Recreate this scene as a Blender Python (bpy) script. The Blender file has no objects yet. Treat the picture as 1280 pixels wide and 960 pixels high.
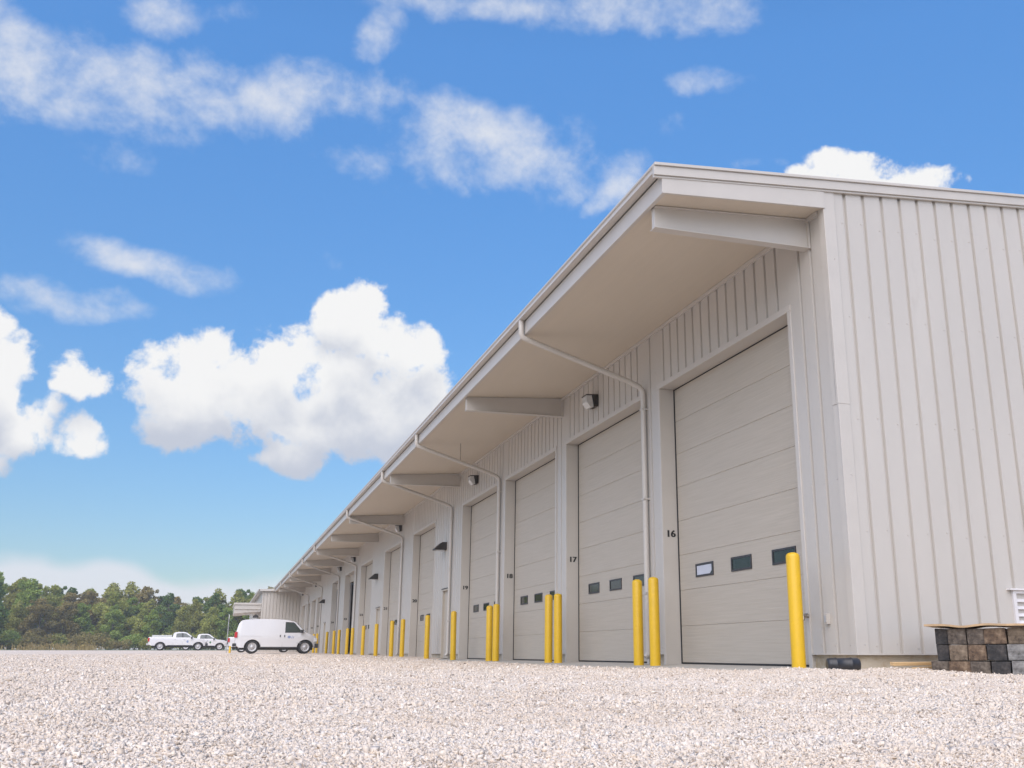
import bpy, bmesh, math, random
import numpy as np
from mathutils import Vector, Matrix
random.seed(7); rng = np.random.default_rng(11)
R = math.radians
scene = bpy.context.scene
COL = scene.collection

# ------------------------------------------------------------------ helpers
def tag(o, label=None, cat=None, group=None, kind=None):
    if label: o['label'] = label
    if cat: o['category'] = cat
    if group: o['group'] = group
    if kind: o['kind'] = kind
    return o

def empty(name, loc, rz=0.0):
    o = bpy.data.objects.new(name, None); COL.objects.link(o)
    o.location = loc; o.rotation_euler = (0, 0, rz); o.empty_display_size = .2
    return o

class MB:
    """collects faces, links them as one mesh object"""
    def __init__(s): s.v = []; s.f = []; s.m = []; s.cur = 0; s.sm = []; s.smooth = False
    def add(s, vs, fs):
        b = len(s.v); s.v += [tuple(p) for p in vs]
        for f in fs: s.f.append([b+i for i in f]); s.m.append(s.cur); s.sm.append(s.smooth)
    def box(s, x0, x1, y0, y1, z0, z1, M=None):
        vs = [(x0,y0,z0),(x1,y0,z0),(x1,y1,z0),(x0,y1,z0),(x0,y0,z1),(x1,y0,z1),(x1,y1,z1),(x0,y1,z1)]
        if M is not None: vs = [M @ Vector(p) for p in vs]
        s.add(vs, [(0,3,2,1),(4,5,6,7),(0,1,5,4),(1,2,6,5),(2,3,7,6),(3,0,4,7)])
    def prism(s, poly, a0, a1, axis='y', M=None):
        """poly in the two other axes, extruded from a0 to a1"""
        n = len(poly)
        def P(p, a):
            q = {'y': (p[0], a, p[1]), 'x': (a, p[0], p[1]), 'z': (p[0], p[1], a)}[axis]
            return (M @ Vector(q)) if M is not None else q
        vs = [P(p, a0) for p in poly] + [P(p, a1) for p in poly]
        fs = [tuple(range(n)), tuple(range(2*n-1, n-1, -1))] + [(i, n+i, n+(i+1) % n, (i+1) % n) for i in range(n)]
        s.add(vs, fs)
    def tube(s, pts, r, n=10, caps=True, squash=1.0):
        pts = [Vector(p) for p in pts]; rings = []
        rr = r if isinstance(r, (list, tuple)) else [r]*len(pts)
        ref = Vector((0.31, 0.17, .93)).normalized(); prev = None
        for i, p in enumerate(pts):
            d = (pts[min(i+1, len(pts)-1)] - pts[max(i-1, 0)]).normalized()
            if prev is None:
                u = d.orthogonal().normalized()
            else: u = (prev - d*prev.dot(d)).normalized()
            prev = u; w = d.cross(u)
            rings.append([p + (u*math.cos(2*math.pi*k/n) + w*math.sin(2*math.pi*k/n)*squash)*rr[i] for k in range(n)])
        b = len(s.v); vs = [q for rg in rings for q in rg]; fs = []
        for i in range(len(pts)-1):
            for k in range(n):
                fs.append((i*n+k, i*n+(k+1) % n, (i+1)*n+(k+1) % n, (i+1)*n+k))
        sm = s.smooth; s.smooth = True; s.add(vs, fs); s.smooth = sm
        if caps:
            s.add(rings[0], [tuple(range(n-1, -1, -1))]); s.add(rings[-1], [tuple(range(n))])
    def lathe(s, prof, c, n=24, axis='z', caps=(1, 1)):
        """prof: (r, h) list, about an axis through c"""
        vs = []
        for r, h in prof:
            for k in range(n):
                a = 2*math.pi*k/n; x, y = r*math.cos(a), r*math.sin(a)
                q = {'z': (x, y, h), 'y': (x, h, y), 'x': (h, x, y)}[axis]
                vs.append((c[0]+q[0], c[1]+q[1], c[2]+q[2]))
        fs = [(i*n+k, i*n+(k+1) % n, (i+1)*n+(k+1) % n, (i+1)*n+k) for i in range(len(prof)-1) for k in range(n)]
        sm = s.smooth; s.smooth = True; s.add(vs, fs); s.smooth = sm
        if caps[0]: s.add(vs[:n], [tuple(range(n))])
        if caps[1]: s.add(vs[-n:], [tuple(range(n-1, -1, -1))])
    def build(s, name, mats, parent=None, bevel=0, seg=2):
        me = bpy.data.meshes.new(name); me.from_pydata(s.v, [], s.f); 
        if not isinstance(mats, (list, tuple)): mats = [mats]
        for m in mats: me.materials.append(m)
        me.polygons.foreach_set('material_index', s.m); me.polygons.foreach_set('use_smooth', s.sm)
        bm = bmesh.new(); bm.from_mesh(me)
        if bevel:
            bmesh.ops.remove_doubles(bm, verts=bm.verts, dist=1e-5)
        bmesh.ops.recalc_face_normals(bm, faces=bm.faces)
        if bevel:
            ed = [e for e in bm.edges if len(e.link_faces) == 2 and e.calc_face_angle(0) > R(25)]
            bmesh.ops.bevel(bm, geom=ed, offset=bevel, segments=seg, affect='EDGES', profile=.6, clamp_overlap=True)
        bm.to_mesh(me); bm.free(); me.update()
        o = bpy.data.objects.new(name, me); COL.objects.link(o)
        if parent is not None: o.parent = parent
        return o

def copy_tree(o, parent=None):
    c = o.copy(); COL.objects.link(c); c.parent = parent
    for ch in [k for k in bpy.data.objects if k.parent == o and k != c]:
        copy_tree(ch, c)
    return c

# ------------------------------------------------------------------ materials
def srgb(r, g, b):
    f = lambda c: (c/255/12.92) if c/255 <= .04045 else ((c/255+.055)/1.055)**2.4
    return (f(r), f(g), f(b), 1)
class NT:
    def __init__(s, nt): s.t = nt
    def n(s, ty, **kw):
        nd = s.t.nodes.new(ty)
        for k, v in kw.items():
            if k.startswith('i_'):
                key = k[2:]; key = int(key) if key.isdigit() else key.replace('_', ' ')
                nd.inputs[key].default_value = v
            else: setattr(nd, k, v)
        return nd
    def l(s, a, b): s.t.links.new(a, b)
    def math(s, op, a, b=None, c=None, clamp=False):
        nd = s.t.nodes.new('ShaderNodeMath'); nd.operation = op; nd.use_clamp = clamp
        for i, v in enumerate((a, b, c)):
            if v is None: continue
            if isinstance(v, (int, float)): nd.inputs[i].default_value = v
            else: s.l(v, nd.inputs[i])
        return nd.outputs[0]
    def ramp(s, fac, stops, interp='LINEAR'):
        nd = s.t.nodes.new('ShaderNodeValToRGB'); cr = nd.color_ramp; cr.interpolation = interp
        while len(cr.elements) < len(stops): cr.elements.new(.5)
        for e, (p, c) in zip(cr.elements, stops): e.position = p; e.color = c
        if fac is not None: s.l(fac, nd.inputs[0])
        return nd.outputs[0]
    def mix(s, fac, a, b, blend='MIX'):
        nd = s.t.nodes.new('ShaderNodeMix'); nd.data_type = 'RGBA'; nd.blend_type = blend
        for i, v in ((0, fac), (6, a), (7, b)):
            if isinstance(v, (int, float, tuple)): nd.inputs[i].default_value = v
            else: s.l(v, nd.inputs[i])
        return nd.outputs[2]

def newmat(name):
    m = bpy.data.materials.new(name); m.use_nodes = True; m.node_tree.nodes.clear()
    t = NT(m.node_tree); b = t.n('ShaderNodeBsdfPrincipled'); o = t.n('ShaderNodeOutputMaterial')
    t.l(b.outputs[0], o.inputs[0]); return m, t, b

def simple(name, col, rough=.5, metal=0, var=.06, scale=3.0, bump=0, bscale=40, stretch=(1,1,1), spec=.5, coat=0, dirt=None):
    m, t, b = newmat(name)
    tc = t.n('ShaderNodeTexCoord'); mp = t.n('ShaderNodeMapping'); mp.inputs['Scale'].default_value = stretch
    t.l(tc.outputs['Object'], mp.inputs[0])
    nz = t.n('ShaderNodeTexNoise', i_Scale=scale, i_Detail=6.0, i_Roughness=.6); t.l(mp.outputs[0], nz.inputs[0])
    lo = tuple(c*(1-var) for c in col[:3])+(1,); hi = tuple(min(1, c*(1+var)) for c in col[:3])+(1,)
    c = t.ramp(nz.outputs[0], [(.3, lo), (.7, hi)])
    if dirt:
        n2 = t.n('ShaderNodeTexNoise', i_Scale=dirt[1], i_Detail=8.0, i_Roughness=.7); t.l(mp.outputs[0], n2.inputs[0])
        f = t.ramp(n2.outputs[0], [(dirt[2], (0,0,0,1)), (dirt[2]+.2, (1,1,1,1))]); c = t.mix(f, c, dirt[0])
    t.l(c, b.inputs['Base Color'])
    r = t.math('MULTIPLY_ADD', nz.outputs[0], .15, rough-.07); t.l(r, b.inputs['Roughness'])
    b.inputs['Metallic'].default_value = metal; b.inputs['Specular IOR Level'].default_value = spec
    if coat: b.inputs['Coat Weight'].default_value = coat; b.inputs['Coat Roughness'].default_value = .08
    if bump:
        nb = t.n('ShaderNodeTexNoise', i_Scale=bscale, i_Detail=4.0); t.l(mp.outputs[0], nb.inputs[0])
        bp = t.n('ShaderNodeBump', i_Strength=bump, i_Distance=.01); t.l(nb.outputs[0], bp.inputs['Height']); t.l(bp.outputs[0], b.inputs['Normal'])
    return m

M = {}
M['siding'] = simple('painted_siding', (.465,.438,.40), .42, var=.035, scale=1.2, stretch=(1,1,.25), bump=.06, bscale=6, dirt=((.41,.38,.34,1), 2.2, .60))
M['trim'] = simple('painted_trim', (.48,.45,.41), .4, var=.03, scale=2)
M['soffit'] = simple('soffit_panel', (.54,.475,.385), .5, var=.03, scale=1.5, stretch=(6,.4,1))
M['door'] = None
M['seal'] = simple('black_rubber', (.018,.018,.02), .7)
M['glass'] = simple('door_glass', (.022,.028,.024), .07, var=.3, spec=.5)
M['winframe'] = simple('window_frame_black', (.035,.033,.036), .45)
M['yellow'] = simple('bollard_yellow', (.62,.385,.010), .38, var=.05, scale=5, bump=.05, bscale=30, dirt=((.42,.26,.03,1), 9, .63))
M['concrete'] = simple('concrete', (.40,.375,.33), .85, var=.12, scale=3, bump=.25, bscale=60, dirt=((.28,.25,.2,1), 5, .55))
M['found'] = simple('foundation_concrete', (.42,.37,.29), .85, var=.12, scale=4, bump=.25, bscale=50, dirt=((.3,.22,.12,1), 3, .52))
M['lens'] = simple('lamp_lens', (.50,.50,.49), .25, var=.05, scale=20)
M['bronze'] = simple('lamp_housing', (.028,.026,.025), .45)
M['roofmetal'] = simple('roof_metal', (.55,.55,.52), .35, metal=.2)
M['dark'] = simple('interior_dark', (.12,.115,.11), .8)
M['galv'] = simple('galvanised', (.45,.45,.46), .4, metal=.6)
M['brass'] = simple('brass_tap', (.35,.3,.25), .35, metal=.9)
M['digits'] = simple('black_vinyl', (.012,.012,.014), .4)
M['blackpl'] = simple('black_plastic', (.022,.023,.027), .38, bump=.1, bscale=12)
M['louvre'] = simple('louvre_white', (.62,.6,.6), .4)

def m_door():
    m, t, b = newmat('sectional_door_steel')
    tc = t.n('ShaderNodeTexCoord')
    mp = t.n('ShaderNodeMapping'); mp.inputs['Scale'].default_value = (1, 1.2, 55); t.l(tc.outputs['Object'], mp.inputs[0])
    nz = t.n('ShaderNodeTexNoise', i_Scale=1.0, i_Detail=3.0, i_Roughness=.55); t.l(mp.outputs[0], nz.inputs[0])
    n2 = t.n('ShaderNodeTexNoise', i_Scale=.9, i_Detail=4.0); t.l(tc.outputs['Object'], n2.inputs[0])
    c = t.ramp(nz.outputs[0], [(.3, (.40,.36,.30,1)), (.7, (.455,.413,.35,1))])
    c = t.mix(t.math('MULTIPLY', n2.outputs[0], .35), c, (.43,.38,.315,1)); t.l(c, b.inputs['Base Color'])
    b.inputs['Roughness'].default_value = .55; b.inputs['Specular IOR Level'].default_value = .35
    bp = t.n('ShaderNodeBump', i_Strength=.5, i_Distance=.005); t.l(nz.outputs[0], bp.inputs['Height']); t.l(bp.outputs[0], b.inputs['Normal'])
    return m
M['door'] = m_door()

STONE_STOPS = [(0, (0.291,0.242,0.205,1)), (.025, (0.478,0.412,0.350,1)), (.09, (0.624,0.551,0.475,1)), (.36, (0.697,0.623,0.545,1)), (.62, (0.728,0.659,0.585,1)), (.82, (0.718,0.618,0.510,1)), (.90, (0.749,0.690,0.620,1)), (1, (0.780,0.731,0.670,1))]
def m_gravel():
    m, t, b = newmat('gravel')
    g = t.n('ShaderNodeNewGeometry')
    v = t.n('ShaderNodeTexVoronoi', i_Scale=75.0); t.l(g.outputs['Position'], v.inputs['Vector'])
    sp = t.n('ShaderNodeSeparateColor'); t.l(v.outputs['Color'], sp.inputs[0])
    c = t.ramp(sp.outputs[0], STONE_STOPS)
    v2 = t.n('ShaderNodeTexVoronoi', i_Scale=24.0); t.l(g.outputs['Position'], v2.inputs['Vector'])
    s2 = t.n('ShaderNodeSeparateColor'); t.l(v2.outputs['Color'], s2.inputs[0])
    c2 = t.ramp(s2.outputs[0], [(0, (.74,.69,.64,1)), (.10, (.88,.86,.84,1)), (.5, (1,1,1,1))]); c = t.mix(1.0, c, c2, 'MULTIPLY')
    n = t.n('ShaderNodeTexNoise', i_Scale=.8, i_Detail=8.0, i_Roughness=.7); t.l(g.outputs['Position'], n.inputs[0])
    c3 = t.ramp(n.outputs[0], [(.3, (.91,.88,.85,1)), (.65, (1,1,1,1))]); c = t.mix(1.0, c, c3, 'MULTIPLY')
    # larger patches: tyre-worn dusty areas further out
    n4 = t.n('ShaderNodeTexNoise', i_Scale=.12, i_Detail=4.0); t.l(g.outputs['Position'], n4.inputs[0])
    c4 = t.ramp(n4.outputs[0], [(.35, (.95,.90,.85,1)), (.65, (1,.985,.965,1))]); c = t.mix(1.0, c, c4, 'MULTIPLY')
    t.l(c, b.inputs['Base Color']); b.inputs['Roughness'].default_value = .9; b.inputs['Specular IOR Level'].default_value = .2
    h = t.math('ADD', t.math('MULTIPLY', v.outputs['Distance'], -1.0), t.math('MULTIPLY', v2.outputs['Distance'], -1.3))
    bp = t.n('ShaderNodeBump', i_Strength=.5, i_Distance=.012); t.l(h, bp.inputs['Height']); t.l(bp.outputs[0], b.inputs['Normal'])
    return m
M['gravel'] = m_gravel()
def m_stone():
    m, t, b = newmat('crushed_stone')
    a = t.n('ShaderNodeAttribute', attribute_name='tone')
    c = t.ramp(a.outputs['Fac'], STONE_STOPS)
    g = t.n('ShaderNodeNewGeometry')
    n = t.n('ShaderNodeTexNoise', i_Scale=180.0, i_Detail=3.0); t.l(g.outputs['Position'], n.inputs[0])
    c2 = t.ramp(n.outputs[0], [(.3, (.86,.84,.82,1)), (.7, (1,1,1,1))]); c = t.mix(1.0, c, c2, 'MULTIPLY')
    n9 = t.n('ShaderNodeTexNoise', i_Scale=.8, i_Detail=8.0, i_Roughness=.7); t.l(g.outputs['Position'], n9.inputs[0])
    c = t.mix(1.0, c, t.ramp(n9.outputs[0], [(.36, (.93,.90,.865,1)), (.6, (1,1,1,1))]), 'MULTIPLY')
    t.l(c, b.inputs['Base Color']); b.inputs['Roughness'].default_value = .85; b.inputs['Specular IOR Level'].default_value = .25
    return m
M['stone'] = m_stone()
M['grass'] = simple('field_grass', (.07,.10,.03), .9, var=.4, scale=.4, bump=.5, bscale=4)

# ------------------------------------------------------------------ camera
CAM = Vector((-7.32, -11.424, .174))
yaw, pit = R(19.112), R(15.3932)
fwd = Vector((math.sin(yaw)*math.cos(pit), math.cos(yaw)*math.cos(pit), math.sin(pit)))
cd = bpy.data.cameras.new('camera'); cam = bpy.data.objects.new('camera', cd); COL.objects.link(cam)
cam.location = CAM; cam.rotation_euler = fwd.to_track_quat('-Z', 'Y').to_euler()
cd.sensor_width = 36; cd.lens = 1218.93/1280*36; cd.shift_x = (640-707.29)/1280; cd.shift_y = .0007
cd.clip_start = .05; cd.clip_end = 6000; scene.camera = cam

# ------------------------------------------------------------------ light, sky and clouds
SUN_EL, SUN_AZ = 48.0, 214.0      # azimuth clockwise from +y: behind the camera, to the left
EXPO = .65
sd = Vector((math.sin(R(SUN_AZ))*math.cos(R(SUN_EL)), math.cos(R(SUN_AZ))*math.cos(R(SUN_EL)), math.sin(R(SUN_EL))))
ld = bpy.data.lights.new('sun', 'SUN'); ld.energy = 2.75; ld.angle = R(85); ld.color = (1, .885, .77)
sun = bpy.data.objects.new('sun', ld); COL.objects.link(sun); sun.rotation_euler = (-sd).to_track_quat('-Z', 'Y').to_euler()
WISPY = [(-12.8873, 29.6203, 0.2666, -0.0732, -0.086, -0.4968, 1.0),
(-8.1835, 28.9579, 0.2157, -0.0167, 0.0098, -0.5875, 1.0),
(-16.1077, 30.0548, 0.3395, 0.0032, 0.0554, -0.444, 1.0),
(-1.9865, 29.939, 0.2266, 0.0035, 0.0551, -0.6313, 0.95),
(3.2078, 31.2439, 0.2536, -0.0038, 0.0401, -0.79, 0.95),
(6.7306, 31.2948, 0.3269, 0.0223, 0.0706, -0.7309, 0.9),
(12.7341, 29.7745, 0.1922, -0.0252, -0.0384, -0.5392, 1.0),
(16.403, 28.5691, 0.2198, -0.0654, -0.0951, -0.4534, 1.0),
(13.5774, 27.5941, 0.1929, -0.0334, -0.0899, -0.7894, 0.85),
(18.2318, 26.7971, 0.3875, 0.0014, 0.0049, -0.9226, 0.8),
(6.9305, 28.2787, 0.2863, -0.0101, 0.0143, -1.1397, 0.6),
(15.4688, 36.5452, 0.1415, -0.0036, 0.0043, -1.2245, 1.0),
(23.642, 36.509, 0.2046, -0.006, -0.0364, -0.9422, 1.0),
(18.1963, 35.8974, 0.3067, 0.0013, 0.0104, -1.5157, 0.8),
(28.4747, 36.1427, 0.3124, -0.0183, -0.0695, -0.8766, 0.9),
(6.9962, 34.888, 0.3278, 0.4167, 0.567, -0.7099, 0.65),
(-2.465, 33.963, 0.8, 0.0995, 0.3025, -1.6581, 0.8),
(-6.5689, 33.1391, 0.3762, -0.0205, 0.0625, -0.975, 0.6),
(-8.2314, 26.2732, 0.4769, -0.1032, -0.1146, -0.7926, 0.4),
(-5.3834, 20.6287, 0.3166, -0.0171, -0.034, -1.1638, 0.85),
(-4.2715, 20.2687, 0.5207, -0.0135, -0.0029, -1.1554, 0.85),
(-10.7008, 17.8736, 0.3088, -0.0169, -0.0683, -1.0999, 0.75),
(-7.496, 17.5235, 0.6178, 0.0772, 0.2087, -1.4616, 0.5),
(-12.6051, 17.9576, 0.672, 0.0993, 0.2438, -1.3532, 0.8),
(28.5322, 32.5144, 0.4984, -0.0817, -0.2157, -1.4583, 0.6),
(26.2424, 30.3814, 0.7397, -0.0301, -0.0635, -1.1463, 0.45),
(23.3965, 27.1812, 0.3831, 0.3486, 0.5432, -0.7882, 0.9),
(21.5728, 25.8701, 0.6832, 0.4309, 0.6721, -1.3717, 0.7),
(4.8998, 22.0679, 0.9513, 0.0666, 0.1484, -1.7006, 0.45),
(30.5504, 27.6625, 0.3935, -0.0641, -0.4033, -2.4913, 0.3)]
CUMULUS = [(0.0119, 14.4174, 0.1881, 0.0331, 0.0531, -0.3068, 1.0),
(-1.8579, 13.5919, 0.2989, 0.1088, 0.142, -0.3794, 1.0),
(2.5571, 15.9733, 0.3151, 0.0246, 0.0295, -0.3803, 1.0),
(-0.7609, 15.6899, 0.3809, 0.0355, 0.0418, -0.4484, 0.95),
(4.8053, 13.1641, 0.169, -0.0035, -0.0127, -0.3991, 1.0),
(6.5433, 18.7748, 0.4385, 0.0264, 0.0317, -0.4735, 1.1),
(5.8738, 15.8836, 0.4771, 0.0297, 0.0415, -0.6804, 1.15),
(6.0281, 19.4267, 0.6579, 0.0415, 0.0562, -0.7803, 1.0),
(8.0435, 17.4844, 0.2684, -0.0849, -0.1044, -0.3571, 1.0),
(9.7358, 17.1063, 0.5208, 0.0231, 0.0196, -0.4307, 0.95),
(7.7674, 13.7731, 0.2205, -0.0475, -0.0766, -0.3536, 1.0),
(3.6087, 10.9196, 0.4082, -0.0059, -0.0262, -0.6933, 0.9),
(2.5287, 10.5485, 0.4542, 0.0348, 0.0586, -1.1132, 0.8),
(9.1495, 14.2957, 0.3028, 0.0141, 0.0148, -0.3594, 1.0),
(10.6776, 11.5658, 0.5059, -0.165, -0.2239, -0.6854, 0.9),
(-11.8534, 12.7329, 0.6107, 0.0858, 0.0446, -0.3484, 1.0),
(-10.5217, 11.0377, 0.452, 0.0606, 0.0513, -0.485, 1.0),
(-13.349, 13.144, 0.3527, 0.0518, 0.0384, -0.2745, 1.0),
(-12.0268, 8.8515, 0.4307, 0.2036, 0.2951, -0.5497, 0.9),
(-8.3111, 13.881, 0.5153, -0.0018, -0.0247, -0.7685, 0.9),
(-8.7242, 14.6763, 0.8555, 0.1097, 0.138, -1.0749, 0.8),
(-7.5451, 10.8303, 0.516, 0.0626, 0.0602, -0.6577, 0.95),
(-9.526, 11.9749, 0.6619, 0.0862, 0.0877, -0.7987, 0.8),
(36.6076, 26.714, 0.4187, -0.0388, -0.1124, -0.8818, 1.0),
(40.9566, 25.9189, 0.3547, -0.0403, -0.142, -0.8955, 1.0),
(38.5841, 25.2305, 0.1764, -0.0347, -0.167, -0.7548, 1.0),
(34.4129, 26.4043, 0.5772, 0.1769, 0.235, -1.0946, 0.85)]

def make_world():
    w = bpy.data.worlds.new('World'); scene.world = w; w.use_nodes = True
    w.node_tree.nodes.clear(); t = NT(w.node_tree)
    sky = t.n('ShaderNodeTexSky', sky_type='NISHITA'); sky.sun_disc = False
    sky.sun_elevation = R(SUN_EL); sky.sun_rotation = R(SUN_AZ); sky.altitude = 0; sky.air_density = 1.0; sky.dust_density = .6; sky.ozone_density = 3.2
    hs = t.n('ShaderNodeHueSaturation', i_Saturation=SKY_SAT); t.l(sky.outputs[0], hs.inputs['Color'])
    tc = t.n('ShaderNodeTexCoord'); D = tc.outputs['Generated']
    sep = t.n('ShaderNodeSeparateXYZ'); t.l(D, sep.inputs[0])
    az = t.math('MULTIPLY', t.math('ARCTAN2', sep.outputs[0], sep.outputs[1]), 57.2958)
    el = t.math('MULTIPLY', t.math('ARCSINE', sep.outputs[2]), 57.2958)
    mr = t.n('ShaderNodeMapRange'); t.l(el, mr.inputs[0]); mr.inputs[1].default_value = 0; mr.inputs[2].default_value = 34; mr.inputs[3].default_value = SKY_LOW; mr.inputs[4].default_value = SKY_VAL; t.l(mr.outputs[0], hs.inputs['Value'])
    # warp the directions a little so that the outlines billow
    wn = t.n('ShaderNodeTexNoise', i_Scale=9.0, i_Detail=2.0, i_Roughness=.55); t.l(D, wn.inputs[0])
    ws = t.n('ShaderNodeSeparateColor'); t.l(wn.outputs['Color'], ws.inputs[0])
    azw = t.math('ADD', az, t.math('MULTIPLY_ADD', ws.outputs[0], 3.4, -1.7))
    elw = t.math('ADD', el, t.math('MULTIPLY_ADD', ws.outputs[1], 2.6, -1.3))
    def vm(op, *ins):
        n = t.n('ShaderNodeVectorMath', operation=op)
        for i, v in enumerate(ins):
            if isinstance(v, tuple): n.inputs[i].default_value = v
            else: t.l(v, n.inputs[i])
        return n.outputs[0]
    def spread(v):
        c = t.n('ShaderNodeCombineXYZ'); [t.l(v, c.inputs[i]) for i in range(3)]; return c.outputs[0]
    def field(blobs, A, E):
        """soft elliptical puffs in azimuth / elevation, handled three at a time"""
        blobs = list(blobs)
        while len(blobs) % 3: blobs.append(blobs[-1])
        acc = None
        for k in range(0, len(blobs), 3):
            g = blobs[k:k+3]; q = []
            for i in (2, 4):
                q.append(vm('MULTIPLY_ADD', A, tuple(b[i] for b in g), vm('MULTIPLY_ADD', E, tuple(b[i+1] for b in g), tuple(-(b[i]*b[0]+b[i+1]*b[1]) for b in g))))
            s = vm('MULTIPLY_ADD', q[1], q[1], vm('MULTIPLY', q[0], q[0]))
            f = vm('MULTIPLY_ADD', s, (-.5,)*3, tuple(b[6] for b in g))
            acc = f if acc is None else vm('MAXIMUM', acc, f)
        c = t.n('ShaderNodeSeparateXYZ'); t.l(acc, c.inputs[0])
        return t.math('SMOOTH_MAX', t.math('SMOOTH_MAX', c.outputs[0], c.outputs[1], .25), c.outputs[2], .25)
    Av, Ev, Ev2 = spread(azw), spread(elw), spread(t.math('ADD', elw, 2.6))
    Fw = field(WISPY, Av, Ev); Fc = field(CUMULUS, Av, Ev); Fup = field(CUMULUS, Av, Ev2)
    n1 = t.n('ShaderNodeTexNoise', i_Scale=19.0, i_Detail=6.0, i_Roughness=.6, i_Distortion=.15); t.l(D, n1.inputs[0])
    mp = t.n('ShaderNodeMapping'); mp.inputs['Scale'].default_value = (1, 1, 1.15); t.l(D, mp.inputs[0])
    n2 = t.n('ShaderNodeTexNoise', i_Scale=13.0, i_Detail=7.0, i_Roughness=.61, i_Distortion=.1); t.l(mp.outputs[0], n2.inputs[0])
    def sstep(v, a, b):
        m = t.n('ShaderNodeMapRange', interpolation_type='SMOOTHSTEP'); m.inputs[1].default_value = a; m.inputs[2].default_value = b
        t.l(v, m.inputs[0]); return m.outputs[0]
    # wispy layer
    dw = t.math('ADD', Fw, t.math('MULTIPLY_ADD', n2.outputs[0], 4.2, -1.95))
    aw = t.math('MULTIPLY', sstep(dw, .05, 1.9), .95)
    # cumulus layer
    dc = t.math('ADD', Fc, t.math('MULTIPLY_ADD', n1.outputs[0], 2.0, -1.02))
    ac = sstep(dc, .42, .72)
    # low bank of haze cloud near the horizon
    nb = t.n('ShaderNodeTexNoise', i_Scale=7.0, i_Detail=3.0, i_Roughness=.5); t.l(D, nb.inputs[0])
    top = t.math('ADD', el, t.math('MULTIPLY_ADD', nb.outputs[0], -4.6, -1.85)); ab = t.math('MULTIPLY', sstep(top, .3, -.7), .85)
    # shade: undersides and folds greyer than the tops
    sh = t.math('ADD', t.math('SUBTRACT', Fup, Fc), t.math('MULTIPLY_ADD', n1.outputs[0], 1.2, -.6))
    shade = sstep(sh, -.4, .45)
    cc = t.mix(shade, (1.02,1.02,1.02,1), (.62,.665,.775,1))
    cw = (.84,.87,.94,1)
    sc = t.n('ShaderNodeVectorMath', operation='SCALE'); sc.inputs['Scale'].default_value = SKY_STR; t.l(hs.outputs[0], sc.inputs[0])
    def cl(c):   # cloud radiance before exposure
        v = t.n('ShaderNodeVectorMath', operation='SCALE'); v.inputs['Scale'].default_value = CLOUD_GAIN
        if isinstance(c, tuple): v.inputs[0].default_value = c[:3]
        else: t.l(c, v.inputs[0])
        return v.outputs[0]
    col = t.mix(ab, sc.outputs[0], cl((.88,.90,.97,1)))
    col = t.mix(aw, col, cl(cw))
    col = t.mix(ac, col, cl(cc))
    bg = t.n('ShaderNodeBackground'); bg.inputs['Strength'].default_value = 1.0
    # Background strength carries the sky scale
    dv = t.n('ShaderNodeVectorMath', operation='SCALE'); dv.inputs['Scale'].default_value = 1/SKY_STR; t.l(col, dv.inputs[0])
    t.l(dv.outputs[0], bg.inputs['Color']); bg.inputs['Strength'].default_value = SKY_STR
    o = t.n('ShaderNodeOutputWorld'); t.l(bg.outputs[0], o.inputs[0])
SKY_STR = .15; SKY_SAT = 1.22; SKY_VAL = 1.07; SKY_LOW = .41; CLOUD_GAIN = .58
make_world(); scene.world.cycles.sampling_method = 'MANUAL'; scene.world.cycles.sample_map_resolution = 256

vs = scene.view_settings; vs.view_transform = 'Standard'; vs.look = 'None'; vs.exposure = EXPO; vs.gamma = 1; vs.use_curve_mapping = False
scene.render.engine = 'CYCLES'

HAZE = .0005
if HAZE:
    hb = MB(); hb.box(-320, 320, -80, 330, -1.6, 24); ho = hb.build('haze', bpy.data.materials.new('haze_air')); ho['kind'] = 'stuff'; ho['label'] = 'thin pale summer haze over the lot and trees'; ho['category'] = 'haze'
    hm = ho.data.materials[0]; hm.use_nodes = True; hm.node_tree.nodes.clear(); ht = NT(hm.node_tree)
    pv = ht.n('ShaderNodeVolumePrincipled'); pv.inputs['Density'].default_value = HAZE; pv.inputs['Color'].default_value = (.92,.94,.97,1); ou = ht.n('ShaderNodeOutputMaterial'); ht.l(pv.outputs[0], ou.inputs['Volume'])

# ------------------------------------------------------------------ ground
PY = [-60, -11.4, 0, 10, 19, 23, 30, 40, 50, 63, 79, 106, 119, 130, 240, 2500]
PZ = [-.15, -.12, -.06, -.045, -.015, .02, .035, .085, .12, .19, .24, .455, .50, .50, 1.0, 1.2]
_rs = np.random.default_rng(5)
_wav = [(_rs.uniform(0, 2*np.pi), 2*np.pi/L, _rs.uniform(0, 6.28), A) for L, A in ((.35,.0025),(.5,.003),(.8,.004),(.9,.004),(1.4,.006),(2.1,.007),(3.5,.008),(5,.01))]
def gz(x, y):
    x = np.asarray(x, float); y = np.asarray(y, float)
    z = np.interp(y, PY, PZ)
    for th, k, ph, A in _wav: z = z + A*np.sin(k*(x*np.cos(th)+y*np.sin(th))+ph)*np.clip((70-y)/60, 0, 1)
    # gravel drawn up against the near corner of the building
    d = np.hypot(np.maximum(-x-.2, 0), np.maximum(-1.055-y, 0))
    k = np.clip((2.0-d)/1.3, 0, 1); k = k*k*(3-2*k)
    z = np.where(y < 2, z*(1-k)+k*np.maximum(z, -.012+.012*np.sin(x*5)), z)
    # a shallow rut where the gravel meets the concrete apron
    k2 = np.clip((x+1.35)/.3, 0, 1)*np.clip((y+.75)/.25, 0, 1)*np.clip((24-y)/3, 0, 1)
    z = z*(1-k2)+k2*np.minimum(z, -.06)
    return z
def gzs(x, y): return float(gz(x, y))

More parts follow.
